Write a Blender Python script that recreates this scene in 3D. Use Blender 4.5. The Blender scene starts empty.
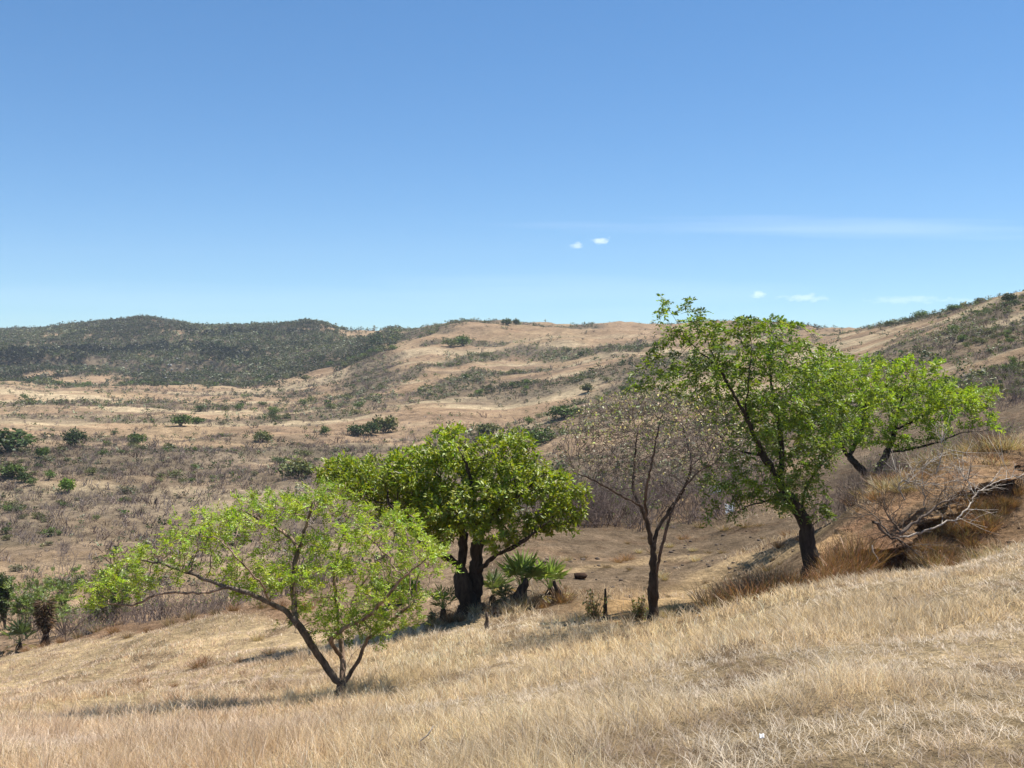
import bpy, math, random
import numpy as np
from mathutils import Vector

# ------------------------------------------------------------------ camera, world, sun, exposure
scene = bpy.context.scene
COL = scene.collection
F = 1005.0                      # focal length in pixels of a 1024 wide frame
PITCH = math.atan(34 / F)       # camera looks slightly down: horizon at row 350
cam_d = bpy.data.cameras.new("camera"); cam = bpy.data.objects.new("camera", cam_d); COL.objects.link(cam)
cam_d.sensor_width = 36.0; cam_d.lens = 36.0 * F / 1024
cam_d.clip_start = 0.1; cam_d.clip_end = 20000
cam.location = (0, 0, 0); cam.rotation_euler = (math.pi / 2 - PITCH, 0, 0)
scene.camera = cam

SUN = np.array([0.36, 0.20, 0.92]); SUN = SUN / np.linalg.norm(SUN)
EL = math.asin(SUN[2]); ROT = math.atan2(SUN[0], SUN[1])
world = bpy.data.worlds.new("World"); scene.world = world; world.use_nodes = True
nt = world.node_tree; nt.nodes.clear()
N = nt.nodes.new; L = nt.links.new
sky = N('ShaderNodeTexSky'); sky.sky_type = 'NISHITA'; sky.sun_disc = False
sky.sun_elevation = EL; sky.sun_rotation = ROT
sky.altitude = 900; sky.air_density = 0.8; sky.dust_density = 0.05; sky.ozone_density = 1.5
bg = N('ShaderNodeBackground'); bg.inputs[1].default_value = 0.095
out = N('ShaderNodeOutputWorld')
tc = N('ShaderNodeTexCoord'); sep = N('ShaderNodeSeparateXYZ'); L(tc.outputs['Generated'], sep.inputs[0])
def mth(op, a, b=None, clamp=False):
    m = N('ShaderNodeMath'); m.operation = op; m.use_clamp = clamp
    for i, v in enumerate((a, b)):
        if v is None: continue
        if isinstance(v, (int, float)): m.inputs[i].default_value = v
        else: L(v, m.inputs[i])
    return m.outputs[0]
az = mth('DIVIDE', sep.outputs[0], mth('MAXIMUM', sep.outputs[1], 0.05))      # tangent of bearing
el = mth('DIVIDE', sep.outputs[2], mth('MAXIMUM', sep.outputs[1], 0.05))      # tangent of elevation
comb = N('ShaderNodeCombineXYZ'); L(az, comb.inputs[0]); L(el, comb.inputs[1])
def noise_w(sx, sy, sc, det=5, off=0.0):
    mp = N('ShaderNodeMapping'); mp.inputs['Scale'].default_value = (sx, sy, 1); mp.inputs['Location'].default_value = (off, off * .7, 0)
    L(comb.outputs[0], mp.inputs[0]); nz = N('ShaderNodeTexNoise'); nz.inputs['Scale'].default_value = sc
    nz.inputs['Detail'].default_value = det; L(mp.outputs[0], nz.inputs['Vector']); return nz.outputs['Fac']
wob = mth('MULTIPLY', mth('SUBTRACT', noise_w(110, 220, 1, 7), 0.5), 2.6)
def puff(cx, cy, rx, ry, amp, n=None):
    dx = mth('DIVIDE', mth('SUBTRACT', az, cx), rx); dy = mth('DIVIDE', mth('SUBTRACT', el, cy), ry)
    d = mth('ADD', mth('MULTIPLY', dx, dx), mth('MULTIPLY', dy, dy))
    s = mth('SUBTRACT', 1.0, mth('SQRT', d))
    s = mth('ADD', s, wob if n is None else n)
    return mth('MULTIPLY', mth('MULTIPLY', s, 1.3, True), amp)
pxa = lambda p: (p - 512) / F
pya = lambda p: (350 - p) / F
def streak(off): return mth('MULTIPLY', mth('SUBTRACT', noise_w(3, 60, 1, 6, off), 0.5), 2.4)
cl = None
for args in [(pxa(577), pya(246), .008, .0035, .45), (pxa(600), pya(241), .010, .004, .6), (pxa(757), pya(294), .008, .0035, .5),
             (pxa(806), pya(298), .026, .004, .38), (pxa(905), pya(300), .040, .004, .25), (pxa(960), pya(301), .02, .003, .2)]:
    p = puff(*args); cl = p if cl is None else mth('ADD', cl, p)
for cx, cy, rx, ry, amp, o in [(790, 230, .30, .012, .16, 1.0), (560, 290, .24, .02, .07, 5.0), (200, 300, .4, .02, .05, 9.0)]:
    cl = mth('ADD', cl, puff(pxa(cx), pya(cy), rx, ry, amp, streak(o)))
cl = mth('MULTIPLY', mth('MINIMUM', cl, 0.85), .72)
hsv = N('ShaderNodeHueSaturation'); hsv.inputs['Saturation'].default_value = 1.2; hsv.inputs['Value'].default_value = 1.0
L(sky.outputs[0], hsv.inputs['Color'])
mix = N('ShaderNodeMix'); mix.data_type = 'RGBA'
tint = N('ShaderNodeMix'); tint.data_type = 'RGBA'; tint.blend_type = 'MULTIPLY'; tint.inputs['Factor'].default_value = 1; tint.inputs['B'].default_value = (.74, 1.0, 1.18, 1)
gam = N('ShaderNodeGamma'); gam.inputs[1].default_value = .8
L(hsv.outputs[0], gam.inputs[0]); L(gam.outputs[0], tint.inputs['A'])
L(cl, mix.inputs['Factor']); L(tint.outputs['Result'], mix.inputs['A']); mix.inputs['B'].default_value = (8.6, 9.0, 9.5, 1)
L(mix.outputs['Result'], bg.inputs[0]); L(bg.outputs[0], out.inputs[0])

sun_d = bpy.data.lights.new("sun", 'SUN'); sun_d.energy = 4.9; sun_d.angle = math.radians(0.5); sun_d.color = (1.0, 0.955, 0.88)
sun = bpy.data.objects.new("sun", sun_d); COL.objects.link(sun)
sun.rotation_euler = Vector(SUN).to_track_quat('Z', 'Y').to_euler()
vs = scene.view_settings
vs.view_transform = 'Standard'; vs.look = 'None'; vs.exposure = 0.9; vs.gamma = 1.0
scene.cycles.max_bounces = 6; scene.cycles.transparent_max_bounces = 4
scene.cycles.use_denoising = True
HAZE = 0.00013

# ------------------------------------------------------------------ helpers
CP, SP = math.cos(PITCH), math.sin(PITCH)
def ray(px, py):
    rx, rz = (px - 512) / F, (384 - py) / F
    return np.array([rx, CP + rz * SP, -SP + rz * CP])
def at(px, py, y):
    d = ray(px, py); return d * (y / d[1])
def project(P):
    P = np.atleast_2d(P); yy = P[:, 1] * CP - P[:, 2] * SP; zz = P[:, 1] * SP + P[:, 2] * CP
    return 512 + F * P[:, 0] / yy, 384 - F * zz / yy

_tab = np.random.RandomState(11).rand(256, 256)
def vnoise(x, y):
    x = np.asarray(x, float); y = np.asarray(y, float)
    xi = np.floor(x).astype(int); yi = np.floor(y).astype(int); fx = x - xi; fy = y - yi
    fx = fx * fx * (3 - 2 * fx); fy = fy * fy * (3 - 2 * fy)
    a = _tab[xi & 255, yi & 255]; b = _tab[(xi + 1) & 255, yi & 255]; c = _tab[xi & 255, (yi + 1) & 255]; d = _tab[(xi + 1) & 255, (yi + 1) & 255]
    return (a * (1 - fx) + b * fx) * (1 - fy) + (c * (1 - fx) + d * fx) * fy - 0.5
def fbm(x, y, oct=4):
    r = 0; a = 1.0
    for i in range(oct):
        r = r + a * vnoise(x + 17.3 * i, y - 9.1 * i); x = x * 2.03; y = y * 2.03; a *= .5
    return r
def sstep(a, b, x):
    t = np.clip((x - a) / (b - a), 0, 1); return t * t * (3 - 2 * t)

def mesh_obj(name, V, faces, mats, parent=None, tint=None, midx=None, smooth=False, loops=None):
    """V (n,3); faces: list of (k,m) int arrays (all tris/quads); midx: material index per face"""
    me = bpy.data.meshes.new(name)
    V = np.asarray(V, np.float32)
    faces = [np.asarray(f, np.int32) for f in faces if len(f)]
    nl = sum(f.size for f in faces); nf = sum(len(f) for f in faces)
    me.vertices.add(len(V)); me.vertices.foreach_set('co', V.ravel())
    me.loops.add(nl); me.loops.foreach_set('vertex_index', np.concatenate([f.ravel() for f in faces]))
    tot = np.concatenate([np.full(len(f), f.shape[1], np.int32) for f in faces])
    st = np.concatenate([[0], np.cumsum(tot)[:-1]]).astype(np.int32)
    me.polygons.add(nf); me.polygons.foreach_set('loop_start', st); me.polygons.foreach_set('loop_total', tot)
    if midx is not None: me.polygons.foreach_set('material_index', np.asarray(midx, np.int32))
    for m in (mats if isinstance(mats, (list, tuple)) else [mats]): me.materials.append(m)
    if tint is not None:
        ca = me.color_attributes.new('tint', 'FLOAT_COLOR', 'POINT')
        t = np.ones((len(V), 4), np.float32); t[:, :3] = tint; ca.data.foreach_set('color', t.ravel())
    if smooth: me.polygons.foreach_set('use_smooth', np.ones(nf, bool))
    me.update(calc_edges=True); me.validate()
    o = bpy.data.objects.new(name, me); COL.objects.link(o)
    if parent is not None: o.parent = parent
    return o
def empty(name, loc):
    o = bpy.data.objects.new(name, None); o.location = [float(v) for v in loc]; o.empty_display_size = .2; COL.objects.link(o); return o
def tag(o, label=None, cat=None, group=None, kind=None):
    if label: o['label'] = label
    if cat: o['category'] = cat
    if group: o['group'] = group
    if kind: o['kind'] = kind
    return o
def dup(o, parent=None):
    c = o.copy(); COL.objects.link(c)
    if parent is not None: c.parent = parent
    for ch in list(o.children): dup(ch, c)
    return c
class Geo:
    """collects vertices, quads, tris, per-vertex tint and material index"""
    def __init__(s): s.V = []; s.Q = []; s.T = []; s.C = []; s.qm = []; s.tm = []; s.n = 0
    def add(s, V, Q=None, T=None, tint=(1, 1, 1), m=0):
        V = np.asarray(V, float).reshape(-1, 3)
        if Q is not None and len(Q): s.Q.append(np.asarray(Q) + s.n); s.qm.append(np.full(len(Q), m))
        if T is not None and len(T): s.T.append(np.asarray(T) + s.n); s.tm.append(np.full(len(T), m))
        s.V.append(V); c = np.empty((len(V), 3)); c[:] = tint; s.C.append(c); s.n += len(V)
    def arrays(s):
        V = np.concatenate(s.V); C = np.concatenate(s.C)
        Q = np.concatenate(s.Q) if s.Q else np.zeros((0, 4), int); T = np.concatenate(s.T) if s.T else np.zeros((0, 3), int)
        qm = np.concatenate(s.qm) if s.qm else np.zeros(0, int); tm = np.concatenate(s.tm) if s.tm else np.zeros(0, int)
        return V, Q, T, C, qm, tm
    def build(s, name, mats, parent=None, smooth=False, origin=None):
        V, Q, T, C, qm, tm = s.arrays()
        if origin is not None: V = V - np.asarray(origin)
        return mesh_obj(name, V, [Q, T], mats, parent, C, np.concatenate([qm, tm]), smooth)
    def tube(s, P, R, sides=6, tint=(1, 1, 1), m=0, cap=True, rough=0.0, rs=None):
        P = np.asarray(P, float); n = len(P)
        if n < 2: return
        R = np.broadcast_to(np.asarray(R, float), (n,))
        Tn = np.gradient(P, axis=0); Tn /= (np.linalg.norm(Tn, axis=1, keepdims=True) + 1e-9)
        ref = np.array([0, 0, 1.]) if abs(Tn[0][2]) < .8 else np.array([1., 0, 0])
        A = np.empty_like(P); a = np.cross(Tn[0], ref); a /= np.linalg.norm(a) + 1e-9
        for i in range(n):
            a = a - Tn[i] * np.dot(a, Tn[i]); a /= np.linalg.norm(a) + 1e-9; A[i] = a
        B = np.cross(Tn, A)
        th = np.arange(sides) * 2 * math.pi / sides
        rr = R[:, None] * np.ones(sides)[None]
        if rough: rr = rr * (1 + rough * ((rs or np.random).rand(n, sides) - .5) * 2)
        V = P[:, None] + rr[..., None] * (np.cos(th)[None, :, None] * A[:, None] + np.sin(th)[None, :, None] * B[:, None])
        i = np.arange(n - 1)[:, None] * sides; j = np.arange(sides)[None]; k = (j + 1) % sides
        Q = np.stack([i + j, i + k, i + sides + k, i + sides + j], -1).reshape(-1, 4)
        V = V.reshape(-1, 3); T = None
        if cap:
            V = np.concatenate([V, P[-1:] + Tn[-1] * R[-1]]); e = (n - 1) * sides
            T = np.array([[e + a_, e + (a_ + 1) % sides, n * sides] for a_ in range(sides)])
        s.add(V, Q, T, tint, m)
    def leaves(s, P, D, Nn, Ln, Wd, tint, m=0, fold=.18):
        """pointed leaf quads: base P, direction D, blade normal Nn, length, width, tint (n,3)"""
        P = np.asarray(P); n = len(P)
        D = D / (np.linalg.norm(D, axis=1, keepdims=True) + 1e-9)
        S = np.cross(D, Nn); S /= (np.linalg.norm(S, axis=1, keepdims=True) + 1e-9); U = np.cross(S, D)
        Ln = np.broadcast_to(Ln, (n,))[:, None]; Wd = np.broadcast_to(Wd, (n,))[:, None]
        V = np.stack([P, P + D * Ln * .5 + S * Wd * .5 + U * Wd * fold, P + D * Ln - U * Ln * .06, P + D * Ln * .5 - S * Wd * .5 + U * Wd * fold], 1)
        b = np.arange(n)[:, None] * 4
        T = np.concatenate([b + np.array([[0, 1, 2]]), b + np.array([[0, 2, 3]])])
        t = np.repeat(np.broadcast_to(np.asarray(tint, float), (n, 3)), 4, 0)
        s.add(V.reshape(-1, 3), None, T, t, m)

def unit(rs, n):
    v = rs.normal(size=(n, 3)); return v / np.linalg.norm(v, axis=1, keepdims=True)

# ------------------------------------------------------------------ materials
def new_mat(name):
    m = bpy.data.materials.new(name); m.use_nodes = True; t = m.node_tree; t.nodes.clear(); return m, t
def leaf_mat(name, trans=.45, gloss=.06, rough=.45, tcol=(1.1, 1.15, .5)):
    m, t = new_mat(name); n = t.nodes.new; l = t.links.new
    a = n('ShaderNodeAttribute'); a.attribute_name = 'tint'
    d = n('ShaderNodeBsdfDiffuse'); tr = n('ShaderNodeBsdfTranslucent'); g = n('ShaderNodeBsdfGlossy'); g.inputs['Roughness'].default_value = rough
    mc = n('ShaderNodeMix'); mc.data_type = 'RGBA'; mc.blend_type = 'MULTIPLY'; mc.inputs['Factor'].default_value = 1; mc.inputs['B'].default_value = (*tcol, 1)
    oi = n('ShaderNodeObjectInfo'); hv = n('ShaderNodeHueSaturation'); mr = n('ShaderNodeMapRange')
    mr.inputs['To Min'].default_value = .82; mr.inputs['To Max'].default_value = 1.18
    l(oi.outputs['Random'], mr.inputs['Value']); l(mr.outputs[0], hv.inputs['Value']); l(a.outputs['Color'], hv.inputs['Color'])
    l(hv.outputs[0], d.inputs[0]); l(hv.outputs[0], mc.inputs['A']); l(mc.outputs['Result'], tr.inputs[0])
    m1 = n('ShaderNodeMixShader'); m1.inputs[0].default_value = trans; l(d.outputs[0], m1.inputs[1]); l(tr.outputs[0], m1.inputs[2])
    m2 = n('ShaderNodeMixShader'); m2.inputs[0].default_value = gloss; l(m1.outputs[0], m2.inputs[1]); l(g.outputs[0], m2.inputs[2])
    o = n('ShaderNodeOutputMaterial'); l(m2.outputs[0], o.inputs[0]); return m
def bark_mat(name, c1, c2, scale=9, bump=.5):
    m, t = new_mat(name); n = t.nodes.new; l = t.links.new
    tcn = n('ShaderNodeTexCoord'); mp = n('ShaderNodeMapping'); mp.inputs['Scale'].default_value = (1, 1, .3); l(tcn.outputs['Object'], mp.inputs[0])
    nz = n('ShaderNodeTexNoise'); nz.inputs['Scale'].default_value = scale; nz.inputs['Detail'].default_value = 6; nz.inputs['Roughness'].default_value = .7
    l(mp.outputs[0], nz.inputs['Vector'])
    cr = n('ShaderNodeValToRGB'); cr.color_ramp.elements[0].position = .35; cr.color_ramp.elements[1].position = .68
    cr.color_ramp.elements[0].color = (*c1, 1); cr.color_ramp.elements[1].color = (*c2, 1); l(nz.outputs['Fac'], cr.inputs[0])
    a = n('ShaderNodeAttribute'); a.attribute_name = 'tint'
    mc = n('ShaderNodeMix'); mc.data_type = 'RGBA'; mc.blend_type = 'MULTIPLY'; mc.inputs['Factor'].default_value = 1
    l(cr.outputs[0], mc.inputs['A']); l(a.outputs['Color'], mc.inputs['B'])
    b = n('ShaderNodeBsdfPrincipled'); b.inputs['Roughness'].default_value = .95; b.inputs['Specular IOR Level'].default_value = .15
    l(mc.outputs['Result'], b.inputs['Base Color'])
    bp = n('ShaderNodeBump'); bp.inputs['Strength'].default_value = bump; bp.inputs['Distance'].default_value = .03; l(nz.outputs['Fac'], bp.inputs['Height']); l(bp.outputs[0], b.inputs['Normal'])
    o = n('ShaderNodeOutputMaterial'); l(b.outputs[0], o.inputs[0]); return m
def ground_mat(name, fine=True):
    m, t = new_mat(name); n = t.nodes.new; l = t.links.new
    a = n('ShaderNodeAttribute'); a.attribute_name = 'tint'; tcn = n('ShaderNodeTexCoord')
    geo = n('ShaderNodeNewGeometry')
    prev = a.outputs['Color']
    for sc, lo, hi, det in ((.06, .76, 1.24, 7), (.35, .66, 1.3, 6), (1.6, .70, 1.28, 6), (8.0, .66, 1.34, 5), (40., .72, 1.28, 3)):
        nz = n('ShaderNodeTexNoise'); nz.inputs['Scale'].default_value = sc; nz.inputs['Detail'].default_value = det; nz.inputs['Roughness'].default_value = .65
        l(geo.outputs['Position'], nz.inputs['Vector'])
        mr = n('ShaderNodeMapRange'); mr.inputs['From Min'].default_value = .3; mr.inputs['From Max'].default_value = .7
        mr.inputs['To Min'].default_value = lo; mr.inputs['To Max'].default_value = hi; l(nz.outputs['Fac'], mr.inputs['Value'])
        mc = n('ShaderNodeMix'); mc.data_type = 'RGBA'; mc.blend_type = 'MULTIPLY'; mc.inputs['Factor'].default_value = 1
        l(prev, mc.inputs['A']); l(mr.outputs[0], mc.inputs['B']); prev = mc.outputs['Result']
        last = nz
    b = n('ShaderNodeBsdfDiffuse'); b.inputs['Roughness'].default_value = .6; l(prev, b.inputs['Color'])
    nb = n('ShaderNodeTexNoise'); nb.inputs['Scale'].default_value = 3.0; nb.inputs['Detail'].default_value = 9; nb.inputs['Roughness'].default_value = .7; l(geo.outputs['Position'], nb.inputs['Vector'])
    bp = n('ShaderNodeBump'); bp.inputs['Strength'].default_value = .8; bp.inputs['Distance'].default_value = .18; l(nb.outputs['Fac'], bp.inputs['Height'])
    nc = n('ShaderNodeTexNoise'); nc.inputs['Scale'].default_value = .3; nc.inputs['Detail'].default_value = 8; nc.inputs['Roughness'].default_value = .68; l(geo.outputs['Position'], nc.inputs['Vector'])
    bq = n('ShaderNodeBump'); bq.inputs['Strength'].default_value = .6; bq.inputs['Distance'].default_value = 1.6; l(nc.outputs['Fac'], bq.inputs['Height']); l(bp.outputs[0], bq.inputs['Normal']); l(bq.outputs[0], b.inputs['Normal'])
    o = n('ShaderNodeOutputMaterial'); l(b.outputs[0], o.inputs[0]); return m
M_ground = ground_mat('ground_soil')
M_leaf = leaf_mat('leaf_thin', .5, .04)
M_leaf_gloss = leaf_mat('leaf_leathery', .42, .05, .5)
M_scrub = leaf_mat('scrub_leaf', .25, .02)
M_grass = leaf_mat('dry_grass_blade', .45, .03, .5, (1.1, 1.03, .88))
M_bark_dark = bark_mat('dark_bark', (.022, .017, .013), (.085, .065, .05))
M_bark_grey = bark_mat('grey_brown_bark', (.05, .038, .03), (.24, .19, .15))
M_twig = bark_mat('pale_twig', (.15, .12, .105), (.34, .29, .26))
M_dead = bark_mat('bleached_wood', (.25, .21, .17), (.52, .46, .39))
M_rock = bark_mat('rock', (.05, .036, .028), (.15, .115, .085), 4)
M_pale_rock = bark_mat('pale_rock', (.2, .19, .17), (.42, .4, .37), 2)

# ------------------------------------------------------------------ terrain height
# (column px, distance y, row py)  -- each is a real ground point seen on that ray; or ('z', px, y, z)
ctrl = [
 (0,8,768),(0,20,708),(0,45,655),(0,80,600),(0,115,541),(0,165,480),(0,270,430),(0,420,400),(0,550,386),(0,650,372),(0,800,346),(0,1000,334),
 (100,8,768),(100,16,720),(100,27,680),(100,41,640),(100,85,590),(140,105,556),(100,165,480),(100,270,430),(100,420,400),(100,550,388),(110,650,374),(100,800,345),(110,1000,321),(145,1010,318),
 (190,1010,331),(256,7.5,768),(256,15,713),(256,24,660),(220,37,618),(300,38,604),(256,120,535),(256,165,480),(256,270,430),(256,420,401),(256,550,392),(270,650,372),(256,800,344),(250,1000,331),
 (343,7,768),(343,17,696),(343,27,640),(380,42,588),(343,140,500),(360,240,440),(350,420,397),(350,620,360),(318,930,325),(350,900,333),
 (512,6,768),(512,11,700),(512,20,642),(500,25,612),(512,30,594),(512,38,560),(480,48,535),(560,48,532),(470,55,525),(470,150,496),(450,260,430),(500,260,427),(430,340,402),(500,340,400),(420,450,368),(500,430,370),(440,640,332),(500,520,346),(450,700,329),(500,620,325),(410,800,331),(560,650,329),(560,460,358),
 (650,5.3,768),(650,10,682),(653,20,622),(650,16,646),(650,27,597),(650,37,568),(650,48,540),(650,62,508),(640,250,398),(640,380,358),(640,560,331),(590,300,400),
 (768,5,768),(768,11,650),(768,18,601),(755,21,603),(768,28,571),(768,38,542),(768,50,511),(768,68,480),(768,250,398),(768,400,355),(750,700,325),(830,900,338),(830,650,335),
 (870,8,672),(870,13,617),(870,19,577),(885,22.6,584),(812,23,578),(880,25.0,521),(940,25.9,494),(940,23.4,563),(880,35,502),(870,55,482),(900,65,452),(900,120,402),(900,250,347),(900,420,325),(850,300,352),(850,520,336),
 (1024,4.5,768),(1024,8.5,650),(1024,12,600),(1024,19,547),(1000,23.8,552),(990,27.0,473),(1024,28.4,452),(1024,40,440),(1024,55,421),(1024,90,391),(1024,170,342),(1024,300,295),(960,350,311),(960,150,375),(960,80,420),
 # beyond the frame
 (-260,8,775),(-260,30,700),(-260,60,650),(-260,120,540),(-260,300,425),(-260,600,386),(-260,1000,330),
 (1284,5,745),(1284,12,570),(1284,20,500),(1284,40,420),(1284,90,370),(1284,250,280),(1284,600,280)]
pts = [at(px, py, y) for px, y, py in ctrl]
pts += [np.array(p, float) for p in [(0, 0, -1.65), (0, -3, -1.2), (-2, 1, -2.1), (2, 1, -1.3), (-300, 1500, 8), (0, 1500, 6), (300, 1500, 6), (-600, 1700, 0), (600, 1700, 6), (0, 2200, -10), (-60, 68, -18.5), (-30, 62, -17), (-12, 68, -16.5), (0, 95, -18), (10, 90, -15)]]
pts = np.array(pts)
def us(x, y):
    d = np.maximum(y + 6, .8); return 1.9 * x / d, np.log(d)
def phi(r2): return np.where(r2 > 1e-12, .5 * r2 * np.log(np.maximum(r2, 1e-12)), 0)
cu, cs = us(pts[:, 0], pts[:, 1]); npt = len(pts)
Kx = phi((cu[:, None] - cu[None]) ** 2 + (cs[:, None] - cs[None]) ** 2) + np.eye(npt) * 2e-4
Pm = np.stack([np.ones(npt), cu, cs], 1)
# solve for slope z/d (keeps far and near errors alike in angle)
rhs = pts[:, 2] / (pts[:, 1] + 6)
A = np.zeros((npt + 3, npt + 3)); A[:npt, :npt] = Kx; A[:npt, npt:] = Pm; A[npt:, :npt] = Pm.T
sol = np.linalg.solve(A, np.concatenate([rhs, np.zeros(3)])); W, Cc = sol[:npt], sol[npt:]
BANK = [(800, 24.2), (830, 23.9), (880, 24.1), (940, 25.0), (1000, 26.2), (1024, 27.2), (1120, 30)]
def height(x, y):
    x = np.asarray(x, float); y = np.asarray(y, float); sh = x.shape; x = x.ravel(); y = y.ravel(); res = np.empty(len(x))
    for i in range(0, len(x), 20000):
        xx, yy = x[i:i + 20000], y[i:i + 20000]; u, s = us(xx, yy)
        v = phi((u[:, None] - cu) ** 2 + (s[:, None] - cs) ** 2) @ W + Cc[0] + Cc[1] * u + Cc[2] * s
        z = v * np.maximum(yy + 6, .8)
        px = 512 + F * xx / np.maximum(yy, 5)
        far = sstep(230, 600, yy)
        # eroded ridges running down the far slopes
        rid = np.abs(fbm(xx / 55 + yy / 160, yy / 150 - xx / 300, 3))
        z += far * (fbm(xx / 90, yy / 90) * 7 * (1 - .65 * sstep(780, 950, yy)) - (rid - .25) * 11 * sstep(330, 420, px + 0 * yy))
        z += sstep(70, 140, yy) * (1 - sstep(300, 500, yy)) * fbm(xx / 22, yy / 17, 4) * 1.7
        z += sstep(90, 160, yy) * (fbm(xx / 6, yy / 6, 3) * .55 + far * fbm(xx / 24 + 70, yy / 30, 3) * 2.2)
        mid = sstep(20, 30, yy) * (1 - sstep(90, 140, yy))
        z += mid * (fbm(xx / 3.1, yy / 3.1, 4) * .35 + fbm(xx / .7 + 8, yy / .7, 3) * .13)
        z += (1 - mid) * (1 - sstep(60, 100, yy)) * (fbm(xx / 1.7, yy / 1.7, 4) * .12 + fbm(xx / 6, yy / 6, 2) * .22)
        # basalt step across the left hills
        cl_y = 720 + fbm(xx / 60, xx * 0 + 3.3, 3) * 60
        z += sstep(-14, 0, yy - cl_y) * 8 * (1 - sstep(200, 300, px)) - 4 * sstep(-40, -14, yy - cl_y) * (1 - sstep(200, 300, px))
        z -= np.interp(px, [-200, 0, 64, 96, 128, 160, 192, 224, 256, 320, 352, 384, 540, 600, 640, 700, 760], [3, 4, 6, 5, 7, 4, 1, -1, -2, -2, 3, 0, 2, 6, 5, 3, 0]) / F * yy * sstep(500, 760, yy)
        ybk = np.interp(px, [b[0] for b in BANK], [b[1] for b in BANK])
        z -= (.04 + .5 * np.exp(-((px - 893) / 30) ** 2)) * np.exp(-((yy - ybk + .3) / .8) ** 2) * sstep(815, 860, px) * (1 - sstep(1150, 1250, px))
        res[i:i + 20000] = z
    return res.reshape(sh)
def ground_hit(px, py, y0=3.0, y1=1500.0):
    """first ground point on a ray beyond y0"""
    d = ray(px, py); d = d / d[1]
    ys = np.exp(np.linspace(math.log(y0), math.log(y1), 1500)); below = d[2] * ys < height(d[0] * ys, ys)
    k = np.argmax(below)
    if not below[k]: return None
    if k == 0: return d * y0
    a, b = ys[k - 1], ys[k]
    for _ in range(12):
        c = .5 * (a + b)
        if d[2] * c < height(np.array([d[0] * c]), np.array([c]))[0]: b = c
        else: a = c
    p = d * b; p[2] = height(np.array([p[0]]), np.array([p[1]]))[0]; return p
def on_ground(px, y):
    x = (px - 512) / F * y
    return np.array([x, y, height(np.array([x]), np.array([y]))[0]])

# far edge of the standing dry grass, as (bearing, distance)
EDGE = np.array([(-400,56),(-200,52),(0,46),(100,41),(200,37),(300,33),(343,28),(400,25.5),(440,24.5),(512,24.5),(600,20.5),(650,18.8),(700,18.6),(768,18.6),(830,19.8),(870,20),(950,20.3),(1024,20.5),(1300,22)], float)
def edge_dist(x, y):
    px = 512 + F * x / np.maximum(y, 3); return np.interp(px, EDGE[:, 0], EDGE[:, 1])
def poly_dist(x, y, P):
    d = np.full(x.shape, 1e9)
    for (ax, ay), (bx, by) in zip(P[:-1], P[1:]):
        vx, vy = bx - ax, by - ay; t = np.clip(((x - ax) * vx + (y - ay) * vy) / (vx * vx + vy * vy), 0, 1)
        d = np.minimum(d, np.hypot(x - ax - t * vx, y - ay - t * vy))
    return d
def world_line(pix): return [tuple(ground_hit(a, b, y0)[:2]) for a, b, y0 in pix]
PATH1 = world_line([(655,618,19.5),(672,605,20),(690,588,22),(715,570,23),(745,558,25),(790,552,27),(830,540,30),(880,520,33)])
PATH2 = world_line([(560,572,27),(600,566,27),(645,560,30),(700,556,30)])

GULLY = [(w_, world_line(l_)) for w_, l_ in [(13, [(640, 345, 250), (611, 348, 250), (551, 355, 250), (520, 352, 250), (491, 356, 250)]), (8, [(480, 358, 250), (452, 363, 250), (403, 378, 250), (372, 386, 250)]),
    (9, [(530, 372, 200), (480, 372, 200), (435, 389, 200), (386, 397, 200), (350, 402, 200)]), (14, [(352, 345, 250), (366, 360, 250), (368, 380, 250), (360, 395, 250)]), (10, [(650, 372, 200), (621, 386, 200), (590, 402, 200)]),
    (7, [(500, 345, 250), (470, 341, 250), (430, 343, 250)]), (10, [(1020, 300, 150), (985, 318, 150), (960, 330, 150), (920, 340, 150)]), (9, [(1020, 330, 120), (990, 334, 120), (950, 338, 120)]), (8, [(990, 352, 100), (945, 358, 100), (910, 362, 100)]), (7, [(1020, 380, 75), (980, 378, 75), (950, 384, 75)])]]
# scrub cover 0..1 of the far country
def cover(x, y):
    px = 512 + F * x / np.maximum(y, 5)
    n1 = fbm(x / 38, y / 60, 4); n2 = fbm(x / 12 + 50, y / 14, 3)
    band = fbm(x / 140 + 9, y / 24 + 31, 3)                                # strips along the plain
    plain = sstep(-.12, .32, band + .35 * n2) * .62 + sstep(.0, .25, n2) * .22
    near = (1 - sstep(150, 270, y)) * (.25 + .5 * sstep(-.15, .2, fbm(x / 16 + 11, y / 12, 3)))
    left = sstep(530, 640, y + 70 * n1) * (1 - sstep(330, 390, px + 60 * n2)) * sstep(-.45, .1, n1 + .7 * n2 + .25 * sstep(600, 700, y)) * 1.0
    slope = sstep(.08, .3, fbm(x / 60 - y / 190, y / 60 + x / 150, 4)) * .85
    rgt = sstep(.06, .30, fbm(x / 30 + 4, y / 38, 4)) * .7
    wl = 1 - sstep(355, 420, px + (y - 420) * .10); wr = sstep(690, 760, px)
    z1 = sstep(440, 560, y)
    pl = np.clip(plain + near, 0, 1)
    c = np.where(y < 470, pl, left)
    c = pl * (1 - z1) + left * z1
    ms = slope * (1 - wr) + rgt * wr
    mx = (1 - wl) * sstep(230, 300, y + 60 * wr * 2)
    c = c * (1 - mx) + ms * mx
    for w_, L_ in GULLY: c = np.maximum(c, (1 - sstep(.4, 1.3, (poly_dist(x, y, L_) + 9 * n2) / w_)) * .95)
    c = np.where((y > 640) & (px > 385) & (px < 475), np.maximum(c, sstep(-.3, -.1, n2)), c)   # wooded crest
    return np.clip(c, 0, 1)

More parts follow.
